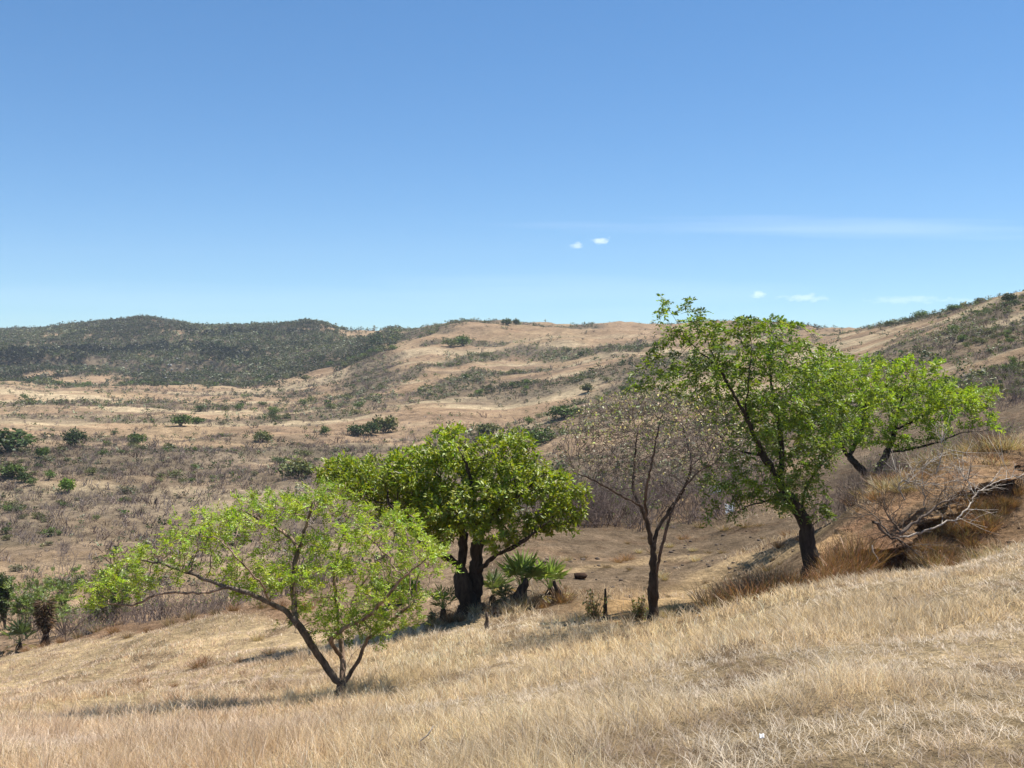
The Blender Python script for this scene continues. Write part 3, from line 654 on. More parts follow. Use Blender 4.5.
# ------------------------------------------------------------------ standing dry grass
def build_grass():
    rs = np.random.RandomState(3)
    n = 900000
    s = np.log(9.2) + rs.rand(n) * (math.log(66) - math.log(9.2)); d = np.exp(s); u = (rs.rand(n) * 2 - 1) * .80
    x = u * d; y = d - 6
    ok = (y > 3.0) & (np.abs(x) < .72 * y + 3)
    x, y = x[ok], y[ok]
    # tussocks: pull blades towards nearby clump centres
    cell = .16 + .010 * y
    cx = np.floor(x / cell); cy = np.floor(y / cell); ci = (cx.astype(int) * 7 + 13) & 255; cj = (cy.astype(int) * 5 + 71) & 255
    jx = (cx + .2 + .6 * _tab[ci, cj]) * cell; jy = (cy + .2 + .6 * _tab[cj, ci]) * cell
    pull = .55 * rs.rand(len(x)); x = x + (jx - x) * pull; y = y + (jy - y) * pull
    tus = _tab[(ci + 3) & 255, (cj + 9) & 255]
    nA = fbm(x / 1.1, y / 1.1, 4); nB = fbm(x / 4 + 40, y / 4, 3); nC = fbm(x / .45 + 9, y / .45, 2)
    e = y - edge_dist(x, y) + 2.0 * fbm(x / 5, y / 5, 4)
    px = 512 + F * x / y
    prob = (1 - sstep(-.6, 1.0, e)) * (1 - .65 * sstep(.16, .42, nA + .4 * nB)) + .05 * (e < 8) * (nC > .1)
    left = 1 - sstep(250, 420, px)
    top_ = sstep(838, 880, px) * sstep(0, .8, y - np.interp(px, [b[0] for b in BANK], [b[1] for b in BANK])) * (1 - sstep(40, 52, y)) * sstep(-.25, .15, nA + .5 * nB)
    shelf_ = sstep(420, 470, px) * (1 - sstep(820, 850, px)) * sstep(24, 27, y) * (1 - sstep(54, 60, y)) * sstep(.05, .3, nB + .4 * nA)
    prob = np.maximum(prob, np.maximum(.75 * top_, .22 * shelf_))
    prob *= 1 - .35 * left * sstep(24, 36, y)
    prob *= 1 - .85 * left * sstep(.10, .30, fbm(x / 2.6 + 31, y / 3.2, 4)) * sstep(11, 18, y)
    ok = rs.rand(len(x)) < prob
    x, y, tus, nA, nB, nC, px, e, left = [a[ok] for a in (x, y, tus, nA, nB, nC, px, e, left)]
    n = len(x); z = height(x, y) - .01
    gold = sstep(-.2, .35, nB); worn = sstep(.05, .40, fbm(x / 2.3 + 90, y / 2.3 + 4, 4) + .45 * sstep(480, 760, px) * (1 - sstep(6, 13, y)))
    h = (.10 + .14 * rs.rand(n) ** 1.5) * (.65 + .7 * tus) * (1 - .45 * worn) * (.85 + .45 * gold)
    h *= np.where(e > -1.5, 1.15, 1.0) * (1 - .35 * left * sstep(18, 34, y))
    wd = np.maximum(.0034, .00048 * np.hypot(x, y)) * (.7 + .7 * rs.rand(n))
    a = rs.rand(n) * 2 * math.pi
    lean = .15 + .75 * rs.rand(n) ** 1.3 + worn * 1.7 * rs.rand(n)
    lx = np.cos(a) * lean - .12 - .25 * fbm(x / 2.2 - 7, y / 2.2, 3); ly = np.sin(a) * lean - .04
    B = np.stack([x, y, z], 1); D = np.stack([lx, ly, np.ones(n)], 1); D /= np.linalg.norm(D, axis=1, keepdims=True)
    D2 = np.stack([lx * 2.4, ly * 2.4, np.full(n, .75) - .5 * worn * rs.rand(n)], 1); D2 /= np.linalg.norm(D2, axis=1, keepdims=True)
    th = rs.rand(n) * math.pi; S = np.stack([np.cos(th), np.sin(th) * .6, np.zeros(n)], 1) * wd[:, None]
    mid = B + D * (h * .55)[:, None]; tip = mid + D2 * (h * .55)[:, None]
    V = np.stack([B - S * .5, B + S * .5, mid + S * .42, mid - S * .42, tip], 1).reshape(-1, 3)
    b = np.arange(n)[:, None] * 5
    Q = b + np.array([[0, 1, 2, 3]]); T = b + np.array([[3, 2, 4]])
    straw = np.array([.71, .58, .40]); pale = np.array([.80, .71, .56]); brn = np.array([.36, .255, .17]); grey = np.array([.54, .47, .38]); gld = np.array([.70, .56, .32])
    c = np.repeat(straw[None], n, 0)
    def mx(w, col):
        nonlocal c
        w = np.clip(w, 0, 1)[:, None]; c = c * (1 - w) + col * w
    mx(gold * .5, gld); mx((rs.rand(n) < .22) * .8, pale); mx((rs.rand(n) < .16 + .22 * worn) * .85, brn); mx(worn * .6, grey * (.8 + .4 * rs.rand(n)[:, None])); mx(sstep(.1, .4, nC) * .35, brn)
    mx((e > 1.5) * .55, np.array([.34, .245, .16]))
    c *= (1 + .16 * rs.normal(size=(n, 1)))
    c *= (1.0 + .30 * nA + .2 * fbm(x / 7 + 3, y / 7, 3))[:, None]
    mx(sstep(.12, .38, fbm(x / .8 + 60, y / .8, 3)) * worn * .9, np.array([.27, .195, .13]))
    c = c * (1 + left[:, None] * np.array([.02, -.03, .0]))
    tint = np.repeat(np.clip(c * 1.06, .02, .9), 5, 0)
    o = mesh_obj('dry_grass', V, [Q, T], M_grass, None, tint)
    tag(o, 'knee high dry straw-coloured grass covering the near slope', 'grass', kind='stuff')
build_grass()

# ------------------------------------------------------------------ prototypes of shrubs
def bush_geo(seed, n, base, ls, flat=.8, clumps=9, stems=True, open_=0.0):
    """unit-height leafy bush: leaf clumps on short stems"""
    rs = np.random.RandomState(seed); g = Geo()
    cc = unit(rs, clumps); cc[:, 2] = np.abs(cc[:, 2]); cc = cc * (rs.rand(clumps, 1) ** .5) * np.array([.55, .55, .5 * flat]) + np.array([0, 0, .38 * flat + open_])
    cr = .20 + .16 * rs.rand(clumps)
    k = rs.randint(0, clumps, n); v = unit(rs, n) * (rs.rand(n, 1) ** .4)
    P = cc[k] + v * cr[k][:, None] * np.array([1.15, 1.15, .85]); P[:, 2] = np.maximum(P[:, 2], .03)
    t = tinted(rs, n, base, .2, .1) * (1 + .3 * rs.normal(size=(clumps, 1)))[k].clip(.6, 1.5)
    g.leaves(P, v + rs.normal(size=v.shape) * .7, v + rs.normal(size=v.shape) * .5 + np.array([0, 0, .6]), ls * (.6 + .8 * rs.rand(n)), ls * .62 * (.6 + .8 * rs.rand(n)), np.clip(t, .006, .9))
    if stems:
        for i in range(min(clumps, 6)):
            c = cc[i]; m_ = c * np.array([.35, .35, .45]) + rs.normal(size=3) * .03
            g.tube([(rs.normal() * .03, rs.normal() * .03, -.06), m_, c], [.03, .022, .008], 4, (1, 1, 1), 1)
    return g
def bare_geo(seed, stems, depth, col, w=1.0, spread=.35, leaves=0, lcol=(.2, .2, .05)):
    """unit-height leafless shrub made of many forking twigs"""
    rs = np.random.RandomState(seed); g = Geo(); ends = []
    def seg(p, d, L, r, k):
        q1 = p + d * L * .5 + rs.normal(size=3) * L * .06; q = q1 + (d + rs.normal(size=3) * .12) * L * .5
        c = np.array(col) * (1 + .2 * rs.normal()); g.tube([p, q1, q], [r, r * .8, r * .55], 3, np.clip(c, .02, .9), 0, cap=False)
        if k <= 0: ends.append(q); return
        for i in range(rs.randint(2, 4)):
            e = d + rs.normal(size=3) * .48 + np.array([0, 0, .12]); e /= np.linalg.norm(e); seg(q if i else q1 + (q - q1) * rs.rand(), e, L * (.55 + .3 * rs.rand()), r * .55, k - 1)
    for i in range(stems):
        d = np.array([rs.normal() * spread, rs.normal() * spread, 1.]); d /= np.linalg.norm(d)
        seg(np.array([rs.normal() * .14, rs.normal() * .14, -.05]), d, (.14 if depth >= 4 else .30) + .20 * rs.rand(), .013 * w, depth)
    if leaves and ends:
        E = np.array(ends); k = rs.randint(0, len(E), leaves); P = E[k] + rs.normal(size=(leaves, 3)) * .04
        g.leaves(P, unit(rs, leaves), unit(rs, leaves), .05, .03, tinted(rs, leaves, lcol), 1)
    return g
def tuft_geo(seed, n, col, spread=.55, w=.012):
    """unit-height clump of dead stalks"""
    rs = np.random.RandomState(seed); g = Geo(); a = rs.rand(n) * 6.283; r = rs.rand(n) ** .6
    B = np.stack([np.cos(a) * r * .28, np.sin(a) * r * .28, np.full(n, -.03)], 1)
    D = np.stack([np.cos(a) * r * spread + rs.normal(size=n) * .22, np.sin(a) * r * spread + rs.normal(size=n) * .22, np.ones(n)], 1); D /= np.linalg.norm(D, axis=1, keepdims=True)
    L_ = .5 + .6 * rs.rand(n); t = tinted(rs, n, col, .3, .12)
    D2 = D + rs.normal(size=D.shape) * .35 - np.array([0, 0, .35]) * rs.rand(n, 1); D2 /= np.linalg.norm(D2, axis=1, keepdims=True)
    th = rs.rand(n) * 6.283; S = np.stack([np.cos(th), np.sin(th), np.zeros(n)], 1) * w
    M_ = B + D * (L_ * .6)[:, None]; E = M_ + D2 * (L_ * .45)[:, None]
    V = np.stack([B - S, B + S, M_ + S * .8, M_ - S * .8, E], 1).reshape(-1, 3); b = np.arange(n)[:, None] * 5
    g.add(V, b + np.array([[0, 1, 2, 3]]), b + np.array([[3, 2, 4]]), np.repeat(t, 5, 0)); return g

OLIVE = (.11, .12, .045); GREEN = (.09, .135, .03); DGREEN = (.045, .07, .02); BRIGHT = (.16, .25, .03); GREYG = (.13, .125, .075)
PUR = (.82, .74, .72); GRY = (.95, .90, .86)
B_GEO = [bush_geo(40 + i, 330, [OLIVE, GREEN, DGREEN, GREYG, OLIVE, GREEN][i], .15, [.8, 1, .9, .7, .75, 1.1][i], 8 + i % 4) for i in range(6)]
R_GEO = [bare_geo(60 + i, 7, 3, PUR if i % 2 else GRY, 1.0, .33) for i in range(6)]
B_FAR = [bush_geo(80 + i, 20, [(.10, .115, .05), (.13, .13, .08), (.06, .075, .03), (.14, .135, .085), (.085, .12, .035), (.15, .135, .09)][i], .34, .9, 5, False) for i in range(6)]
R_FAR = [bare_geo(95 + i, 6, 1, [PUR, GRY, (.6, .5, .42), (.75, .68, .6)][i], 2.2, .42) for i in range(4)]

def stamp(name, geos_list, P, scale, rs, mats, label, cat, widen=1.3):
    """many distant shrubs nobody could count, merged into one mass"""
    g = Geo()
    ar = [q.arrays() for q in geos_list]; k = rs.randint(0, len(ar), len(P)); rot = rs.rand(len(P)) * 6.283
    for i in range(len(ar)):
        ids = np.where(k == i)[0]
        if not len(ids): continue
        V, Q, T, C, qm, tm = ar[i]; m = len(V); c, s_ = np.cos(rot[ids]), np.sin(rot[ids]); sc = scale[ids]
        X = (V[None, :, 0] * c[:, None] - V[None, :, 1] * s_[:, None]) * sc[:, None] * widen; Y = (V[None, :, 0] * s_[:, None] + V[None, :, 1] * c[:, None]) * sc[:, None] * widen; Z = V[None, :, 2] * sc[:, None]
        W_ = np.stack([X + P[ids, 0:1], Y + P[ids, 1:2], Z + P[ids, 2:3]], -1).reshape(-1, 3)
        off = (np.arange(len(ids)) * m)[:, None, None]
        tv = ((1 + .25 * rs.normal(size=len(ids))) * (1 + .75 * fbm(P[ids, 0] / 45, P[ids, 1] / 60, 3))).clip(.4, 1.7) * np.where((P[ids, 1] > 540) & (P[ids, 0] < -.12 * P[ids, 1]), .72, 1.0)
        tv = tv[:, None, None]
        g.add(W_, (Q[None] + off).reshape(-1, 4) if len(Q) else None, (T[None] + off).reshape(-1, 3) if len(T) else None, (C[None] * tv).reshape(-1, 3))
    o = g.build(name, mats); tag(o, label, cat, kind='stuff'); return o

CROWNS = [(270, 545, 190, 70), (450, 490, 140, 75), (650, 450, 70, 60), (755, 420, 100, 130), (900, 405, 110, 60)]
def in_crown(px, py):
    r = np.zeros(np.shape(px), bool)
    for cx, cy, a, b in CROWNS: r |= ((px - cx) / a) ** 2 + ((py - cy) / b) ** 2 < 1
    return r
def visible(P, lift):
    """does the ground hide the point raised by lift"""
    t = np.linspace(.03, .985, 90)[None]; x = P[:, 0:1] * t; y = P[:, 1:2] * t; z = (P[:, 2:3] + lift[:, None]) * t
    y0 = np.maximum(y, 0); return ~np.any(z < height(x, y0) - .05, axis=1)

# ------------------------------------------------------------------ far scrub, scattered by cover
def scatter_far():
    rs = np.random.RandomState(77)
    X_, Y_, P_, C_ = [], [], [], []
    for n, ya, yb_, k0, k1 in ((30000, 82, 260, .07, .75), (50000, 260, 545, .05, .80), (90000, 545, 1085, .03, .85)):
        y = np.sqrt(rs.rand(n) * (yb_ ** 2 - ya ** 2) + ya ** 2); px = -30 + rs.rand(n) * 1084; x = (px - 512) / F * y
        cv = cover(x, y); ok = rs.rand(n) < k0 + k1 * cv
        X_.append(x[ok]); Y_.append(y[ok]); P_.append(px[ok]); C_.append(cv[ok])
    x, y, px, cv = [np.concatenate(a_) for a_ in (X_, Y_, P_, C_)]
    P = np.stack([x, y, height(x, y)], 1)
    plain = (y < 480) & (px < 400 + .0 * y); n = len(x)
    left = (y >= 540) & (px < 400)
    bare_p = np.where(left, .30, np.where((px < 420) & (y < 300), .84, np.where(px < 420, .68, .50))); bare = rs.rand(n) < bare_p + .2 * fbm(x / 30 + 77, y / 30, 2)
    h = .45 + 1.3 * rs.rand(n) ** 2.2 + (y > 350) * .7 * rs.rand(n) + left * (.7 + 2.0 * rs.rand(n) ** 2) + (rs.rand(n) < .025) * (1 + rs.rand(n))
    h = h * np.where((y < 260) & ~bare, .8, 1.0)
    vis = np.zeros(n, bool)
    for i in range(0, n, 4000): vis[i:i + 4000] = visible(P[i:i + 4000], h[i:i + 4000] * .8)
    P, h, bare, px, y, left, x = [a[vis] for a in (P, h, bare, px, y, left, x)]
    qx, qy = project(P + np.array([0, 0, 1]) * h[:, None] * .5); hid = in_crown(qx, qy) | (qx < 4) | (qx > 1018)
    size = h / y * F
    protoG = [g.build('shrub', [M_scrub, M_bark_grey]) for g in B_GEO]; protoR = [g.build('leafless_shrub', [M_twig, M_scrub]) for g in R_GEO]
    usedG, usedR = set(), set()
    rest_b = np.ones(len(P), bool)
    for kind in (0, 1):
        ids = np.where((bare == bool(kind)) & ~hid & (y < 620))[0]; ids = ids[np.argsort(-size[ids])][:(40 if kind else 260)]
        for i in ids:
            protos, used = (protoR, usedR) if kind else (protoG, usedG)
            k = rs.randint(0, 6)
            if k in used: o = protos[k].copy(); COL.objects.link(o)
            else: o = protos[k]; used.add(k)
            o.location = P[i]; o.rotation_euler = (0, 0, rs.rand() * 6.283); s = h[i] * (1 if kind else .8); o.scale = (s * (1.0 + .5 * rs.rand()), s * (1.0 + .5 * rs.rand()), s)
            zone = 'plain' if px[i] < 400 else 'slope' if px[i] < 700 else 'right'
            where = {'plain': 'valley floor left of the trees', 'slope': 'eroded tan slope behind the trees', 'right': 'hillside at the right'}[zone]
            if kind: tag(o, 'small grey leafless shrub on the ' + where, 'shrub', 'leafless shrubs on the ' + where)
            else: tag(o, 'small dull green bush on the ' + where, 'bush', 'green bushes on the ' + where)
            rest_b[i] = False
    # unused prototypes are dropped
    for pr, us_ in ((protoG, usedG), (protoR, usedR)):
        for k, o in enumerate(pr):
            if k not in us_: bpy.data.objects.remove(o)
    ok = rest_b & (rs.rand(len(P)) < 1)
    a = ok & ~bare; b = ok & bare
    stamp('distant_scrub', B_FAR, P[a], h[a], rs, [M_scrub, M_bark_grey], 'distant grey-green scrub covering hills and valley', 'scrub')
    # dark bushes added to stand in for the basalt bands of the left hills
    B_DARK = [bush_geo(200 + i, 26, [(.035, .045, .025), (.05, .06, .03), (.045, .05, .035)][i], .36, .95, 6, False) for i in range(3)]
    Q_ = []
    for l_, k_ in (([(0, 356, 300), (60, 351, 300), (100, 353, 300)], 240), ([(118, 352, 300), (170, 348, 300), (215, 352, 300), (250, 357, 300)], 300), ([(0, 365, 300), (40, 366, 300), (90, 366, 300)], 130), ([(180, 332, 300), (230, 335, 300), (300, 334, 300)], 120)):
        W3 = np.array([ground_hit(*q) for q in l_]); t_ = rs.rand(k_) * (len(l_) - 1); i_ = t_.astype(int); f_ = (t_ - i_)[:, None]
        p_ = W3[i_] * (1 - f_) + W3[i_ + 1] * f_; p_[:, 0] += rs.normal(size=k_) * 6; p_[:, 1] += rs.normal(size=k_) * 9 + 14 * fbm(p_[:, 0] / 20, p_[:, 0] * 0, 2); p_[:, 2] = height(p_[:, 0], p_[:, 1]); Q_.append(p_)
    Q_ = np.concatenate(Q_); stamp('basalt_band_bushes', B_DARK, Q_, 2.2 + 2.6 * rs.rand(len(Q_)), rs, [M_scrub, M_bark_grey], 'dark bushes standing in for the basalt bands across the left hill', 'trees')
    stamp('distant_leafless_scrub', R_FAR, P[b], h[b], rs, [M_twig], 'distant grey leafless scrub in streaks over the valley', 'scrub')
    print('SCATTER', len(P), a.sum(), b.sum())
scatter_far()

def place(geo, name, mats, P, h, wide=1.0, rot=0, label=None, cat='bush', group=None, mesh=None):
    if mesh is not None: o = mesh.copy(); COL.objects.link(o)
    else: o = geo.build(name, mats)
    o.location = P; o.scale = (h * wide, h * wide, h); o.rotation_euler = (0, 0, rot)
    for k in ('label', 'category', 'group'):
        if k in o.keys(): del o[k]
    tag(o, label, cat, group); return o
rsP = np.random.RandomState(9)
# bushes in the valley that stand out one by one: (px, row of the foot, height px, width factor, colour, label)
for i, (px, py, hp, wf, colr, lab) in enumerate([
    (357, 436, 13, 1.25, DGREEN, 'dark round bush at the left end of a row of three in the valley'),
    (371, 435, 13, 1.0, DGREEN, 'small dark bush in the middle of a row of three in the valley'),
    (384, 433, 20, .9, OLIVE, 'tallest bush at the right end of a row of three in the valley'),
    (181, 426, 12, 1.4, GREEN, 'round dark green bush, larger of a pair far out in the valley'),
    (197, 424, 8, 1.4, GREEN, 'smaller dark green bush right of its pair in the valley'),
    (8, 452, 24, 1.8, DGREEN, 'big dark spreading bush cut by the left edge of the valley'),
    (12, 478, 14, 1.6, GREEN, 'light green flat-topped bush near the left edge below the dark one'),
    (24, 482, 11, 1.1, DGREEN, 'small dark bush touching a light green one near the left edge'),
    (69, 492, 15, .9, BRIGHT, 'lone bright green sapling with thin stem in the valley'),
    (73, 447, 18, 1.0, DGREEN, 'dark upright bush in the left part of the valley'),
    (42, 458, 12, 1.0, GREEN, 'small dark bush right of the big spreading bush'),
    (137, 445, 14, .9, GREEN, 'narrow dull green bush in the middle of the left valley'),
    (563, 418, 14, 1.6, GREEN, 'low dome-shaped green bush at the foot of the tan slope'),
    (540, 442, 14, 1.5, GREEN, 'dark green dome bush just behind the dense round tree'),
    (485, 437, 15, 1.3, OLIVE, 'olive bush showing above the dense round tree'),
    (262, 442, 12, 1.2, OLIVE, 'olive scrub bush in the middle of the valley'),
    (324, 434, 8, 1.0, GREEN, 'tiny green bush left of the row of three'),
    (300, 478, 22, 1.3, OLIVE, 'tall grey-green bush behind the low spreading tree'),
    (450, 347, 9, 1.2, OLIVE, 'dark bush high on the eroded slope, left of two'),
    (463, 346, 11, 1.2, GREEN, 'green bush high on the eroded slope, right of two'),
    (376, 347, 13, 1.2, DGREEN, 'dark bush on the ridge end beside the wooded crest'),
    (507, 325, 7, 1.4, DGREEN, 'small dark tree on the skyline, left of a close pair'),
    (516, 325, 6, 1.2, DGREEN, 'small dark tree on the skyline, right of a close pair'),
    (588, 392, 10, 1.1, OLIVE, 'dark bush on the bare tan slope below the ridge'),
    (953, 311, 7, 1.7, GREEN, 'lone flat-topped little tree on the right skyline'),
    (888, 326, 6, 1.6, OLIVE, 'little round tree on the saddle of the right skyline'),
    (1010, 302, 9, 1.3, DGREEN, 'dark bush on the highest part of the right skyline')]):
    p = ground_hit(px, py, 70)
    if p is None: p = on_ground(px, 420 if px > 800 else 640)
    h = hp / F * p[1]; place(bush_geo(300 + i, 620, colr, .16, .95, 12), 'shrub', [M_scrub, M_bark_grey], p, h, wf, rsP.rand() * 6, lab, 'bush')
# ------------------------------------------------------------------ undercut earth bank at the right
def build_bank():
    rs = np.random.RandomState(4)
    C = np.array([(px, yb) for px, yb in BANK]); pxs = np.linspace(806, 1120, 330); yb = np.interp(pxs, C[:, 0], C[:, 1]); yb = np.convolve(np.pad(yb, 12, mode='edge'), np.ones(25) / 25, 'valid')
    x = (pxs - 512) / F * yb
    prof = np.array([(-1.6, -.04), (-.9, -.06), (-.25, -.05), (.22, -.01), (.42, .07), (.40, .16), (.18, .24), (-.30, .34), (-.55, .52), (-.45, .72), (-.05, .90), (.45, 1.02), (1.0, 1.10)])
    t = np.linspace(0, len(prof) - 1, 64); off = np.interp(t, range(len(prof)), prof[:, 0]); fr = np.interp(t, range(len(prof)), prof[:, 1])
    tx = np.gradient(x); ty = np.gradient(yb); ln = np.hypot(tx, ty); nx, ny = ty / ln, -tx / ln
    s = np.cumsum(ln)
    taper = sstep(806, 850, pxs)
    ztop = height(x - nx * 1.1, yb - ny * 1.1) + .05; zbot = height(x + nx * 1.2, yb + ny * 1.2) - .2
    under = .05 + 1.0 * np.exp(-((pxs - 893) / 26) ** 2) + .35 * np.exp(-((pxs - 1012) / 12) ** 2) + .25 * vnoise(s * .8, s * 0 + 3)
    hol = np.exp(-((pxs - 893) / 28) ** 2) + .5 * np.exp(-((pxs - 1010) / 14) ** 2)
    off2 = np.where((fr[None] < .3) & (off[None] > 0), off[None] * (.1 + .9 * hol[:, None]), off[None])
    OFF = off2 * taper[:, None]; OFF = np.where(off[None] < .1, np.where(fr[None] > .2, OFF * under[:, None], OFF), OFF)
    S2, T2 = np.meshgrid(s, t, indexing='ij')
    OFF = OFF + taper[:, None] * (fbm(S2 * 1.1, T2 * .28 + 5, 4) * .5 + fbm(S2 * 3.3, T2 * .9 + 9, 4) * .48) * sstep(-.1, .1, fr)[None]
    Z = ztop[:, None] + (zbot - ztop)[:, None] * fr[None] + fbm(S2 * 1.7 + 40, T2 * .3, 4) * .12 * taper[:, None] - .25 * (1 - taper)[:, None]
    X = x[:, None] + nx[:, None] * OFF; Y = yb[:, None] + ny[:, None] * OFF
    n, m = X.shape; i = np.arange(n - 1)[:, None] * m + np.arange(m - 1)[None]
    Q = np.stack([i, i + 1, i + m + 1, i + m], -1).reshape(-1, 4)
    w = np.clip(.5 + fbm(S2 * .9, T2 * .2 + 20, 4) * 1.2, 0, 1)[..., None]
    col = RED * 1.25 * (1 - w) + OCHRE * 1.3 * w
    st = sstep(.1, .4, fbm(S2 * .5 + 9, T2 * .9, 4))[..., None] * .6; col = col * (1 - st) + BROWN * st
    o = mesh_obj('earth_bank', np.stack([X, Y, Z], -1).reshape(-1, 3), [Q], M_ground, None, col.reshape(-1, 3), None, True); tag(o, kind='structure')
build_bank()

# ------------------------------------------------------------------ thickets of leafless shrubs
M_thick = [M_twig, M_scrub]
T_GEO = [bare_geo(120 + i, 9 + i % 3, 4, [PUR, GRY, (.66, .58, .54)][i % 3], .62, .50, [0, 30, 0, 0, 60, 0][i], (.14, .17, .05)) for i in range(6)]
T_OBJ = []
def thicket(n, px0, px1, y0, y1, h0, h1, label, group, seed, wide=.9, topfix=None):
    rs = np.random.RandomState(seed)
    for i in range(n):
        px = px0 + (px1 - px0) * (i + rs.rand()) / n; y = y0 + (y1 - y0) * rs.rand() ** 1.0; k = rs.randint(0, 6)
        while len(T_OBJ) < 6: T_OBJ.append(None)
        p = on_ground(px, y); h = h0 + (h1 - h0) * rs.rand()
        o = place(T_GEO[k], 'leafless_shrub', M_thick, p, h, wide * (.8 + .5 * rs.rand()), rs.rand() * 6.28, label, 'shrub', group, T_OBJ[k])
        if T_OBJ[k] is None: T_OBJ[k] = o
thicket(22, 548, 775, 50, 56, .7, 1.3, 'low grey leafless shrub along the near edge of the thicket behind the grey tree', 'low leafless shrubs at the thicket edge', 11, 1.5)
thicket(18, 60, 340, 45, 48, .6, 1.1, 'low grey leafless shrub along the near edge of the left thicket', 'low leafless shrubs at the left thicket edge', 12, 1.5)
thicket(44, 560, 775, 52, 70, 2.6, 4.6, 'grey leafless shrub in the thicket behind the thin grey tree', 'leafless shrubs behind the thin grey tree', 1)
thicket(26, 535, 650, 50, 60, 3.4, 5.0, 'grey leafless shrub in the thicket behind the thin grey tree', 'leafless shrubs behind the thin grey tree', 6)
thicket(56, 60, 345, 46.5, 56, 2.0, 3.3, 'mauve-grey leafless shrub in the thicket below the left grass edge', 'leafless shrubs below the left grass edge', 2)
thicket(14, 815, 885, 34, 46, 1.4, 2.4, 'grey leafless shrub between the tall tree and the light green tree', 'leafless shrubs between the two right trees', 13)
thicket(12, 845, 905, 29, 32.3, 1.3, 2.2, 'grey leafless shrub hiding the foot of the light green tree', 'leafless shrubs at the foot of the light green tree', 14)
thicket(36, 855, 1015, 30.5, 56, .8, 2.2, 'grey leafless shrub behind the earth bank and the light green tree', 'leafless shrubs behind the earth bank', 3)
thicket(20, 955, 1030, 70, 110, 2.0, 3.4, 'grey leafless shrub on the hill foot at the right edge', 'leafless shrubs on the right hill foot', 8)
thicket(34, 10, 320, 110, 175, 1.6, 3.0, 'grey leafless shrub in the nearer valley left of the trees', 'leafless shrubs in the nearer valley', 4)
thicket(8, 0, 60, 50, 62, 1.6, 2.6, 'mauve-grey leafless shrub in the thicket below the left grass edge', 'leafless shrubs below the left grass edge', 5)

# ------------------------------------------------------------------ green shrubs at the left edge
def sprig_bush(name, px, y, hpx, wpx, lab, seed, col, cat='bush', lift=.35):
    rs = np.random.RandomState(seed); p = on_ground(px, y); h = hpx / F * y; w = wpx / F * y * .5
    root = empty(name, p); tag(root, lab, cat); st = Geo(); E = []
    for i in range(9):
        e = np.array([rs.normal() * w * .6, rs.normal() * w * .6, h * (.55 + .4 * rs.rand())]); m_ = e * np.array([.4, .4, .55]) + rs.normal(size=3) * .06
        Pq = interp_line([(rs.normal() * .05, rs.normal() * .05, -.1), m_, e], h / 8); st.tube(Pq, np.linspace(.035, .008, len(Pq)), 5); E += list(Pq[len(Pq) // 2:])
        for q in range(5):
            b = Pq[rs.randint(len(Pq) // 3, len(Pq))]; tq = b + np.array([rs.normal() * w * .35, rs.normal() * w * .35, h * .15 * rs.rand()]); st.tube([b, (b + tq) / 2 + rs.normal(size=3) * .03, tq], [.01, .008, .004], 3); E += [(b + tq) / 2, tq]
    st.build('stem', [M_bark_grey], root); E = np.array(E); k = rs.randint(0, len(E), 260); P = E[k] + rs.normal(size=(260, 3)) * np.array([w * .14, w * .14, h * .06]); P = P[P[:, 2] > h * lift]
    o = P - np.array([0, 0, h * .3]); o /= np.linalg.norm(o, axis=1, keepdims=True); g = Geo(); pinnate(g, rs, P, o, 3, 10, .24, .11, .048, col, clump=1 + .25 * rs.normal(size=len(P)), up=.3); g.build('foliage', [M_leaf], root)
sprig_bush('shrub', 62, 52, 58, 62, 'airy green bush behind the dark shaggy palm trunk', 51, (.19, .25, .065))
sprig_bush('shrub', 105, 51, 58, 50, 'airy green bush touching the left end of the low spreading tree', 52, (.17, .22, .05))
sprig_bush('shrub', 24, 56, 50, 40, 'airy green bush at the far left behind the small palm', 53, (.16, .21, .06))
sprig_bush('tree', 1, 60, 62, 16, 'dark narrow little tree cut by the left edge of the photo', 54, (.05, .085, .02), 'tree', .1)
sprig_bush('shrub', 398, 33, 22, 30, 'dark green bush half hidden behind the forks of the low spreading tree', 55, (.045, .08, .02))

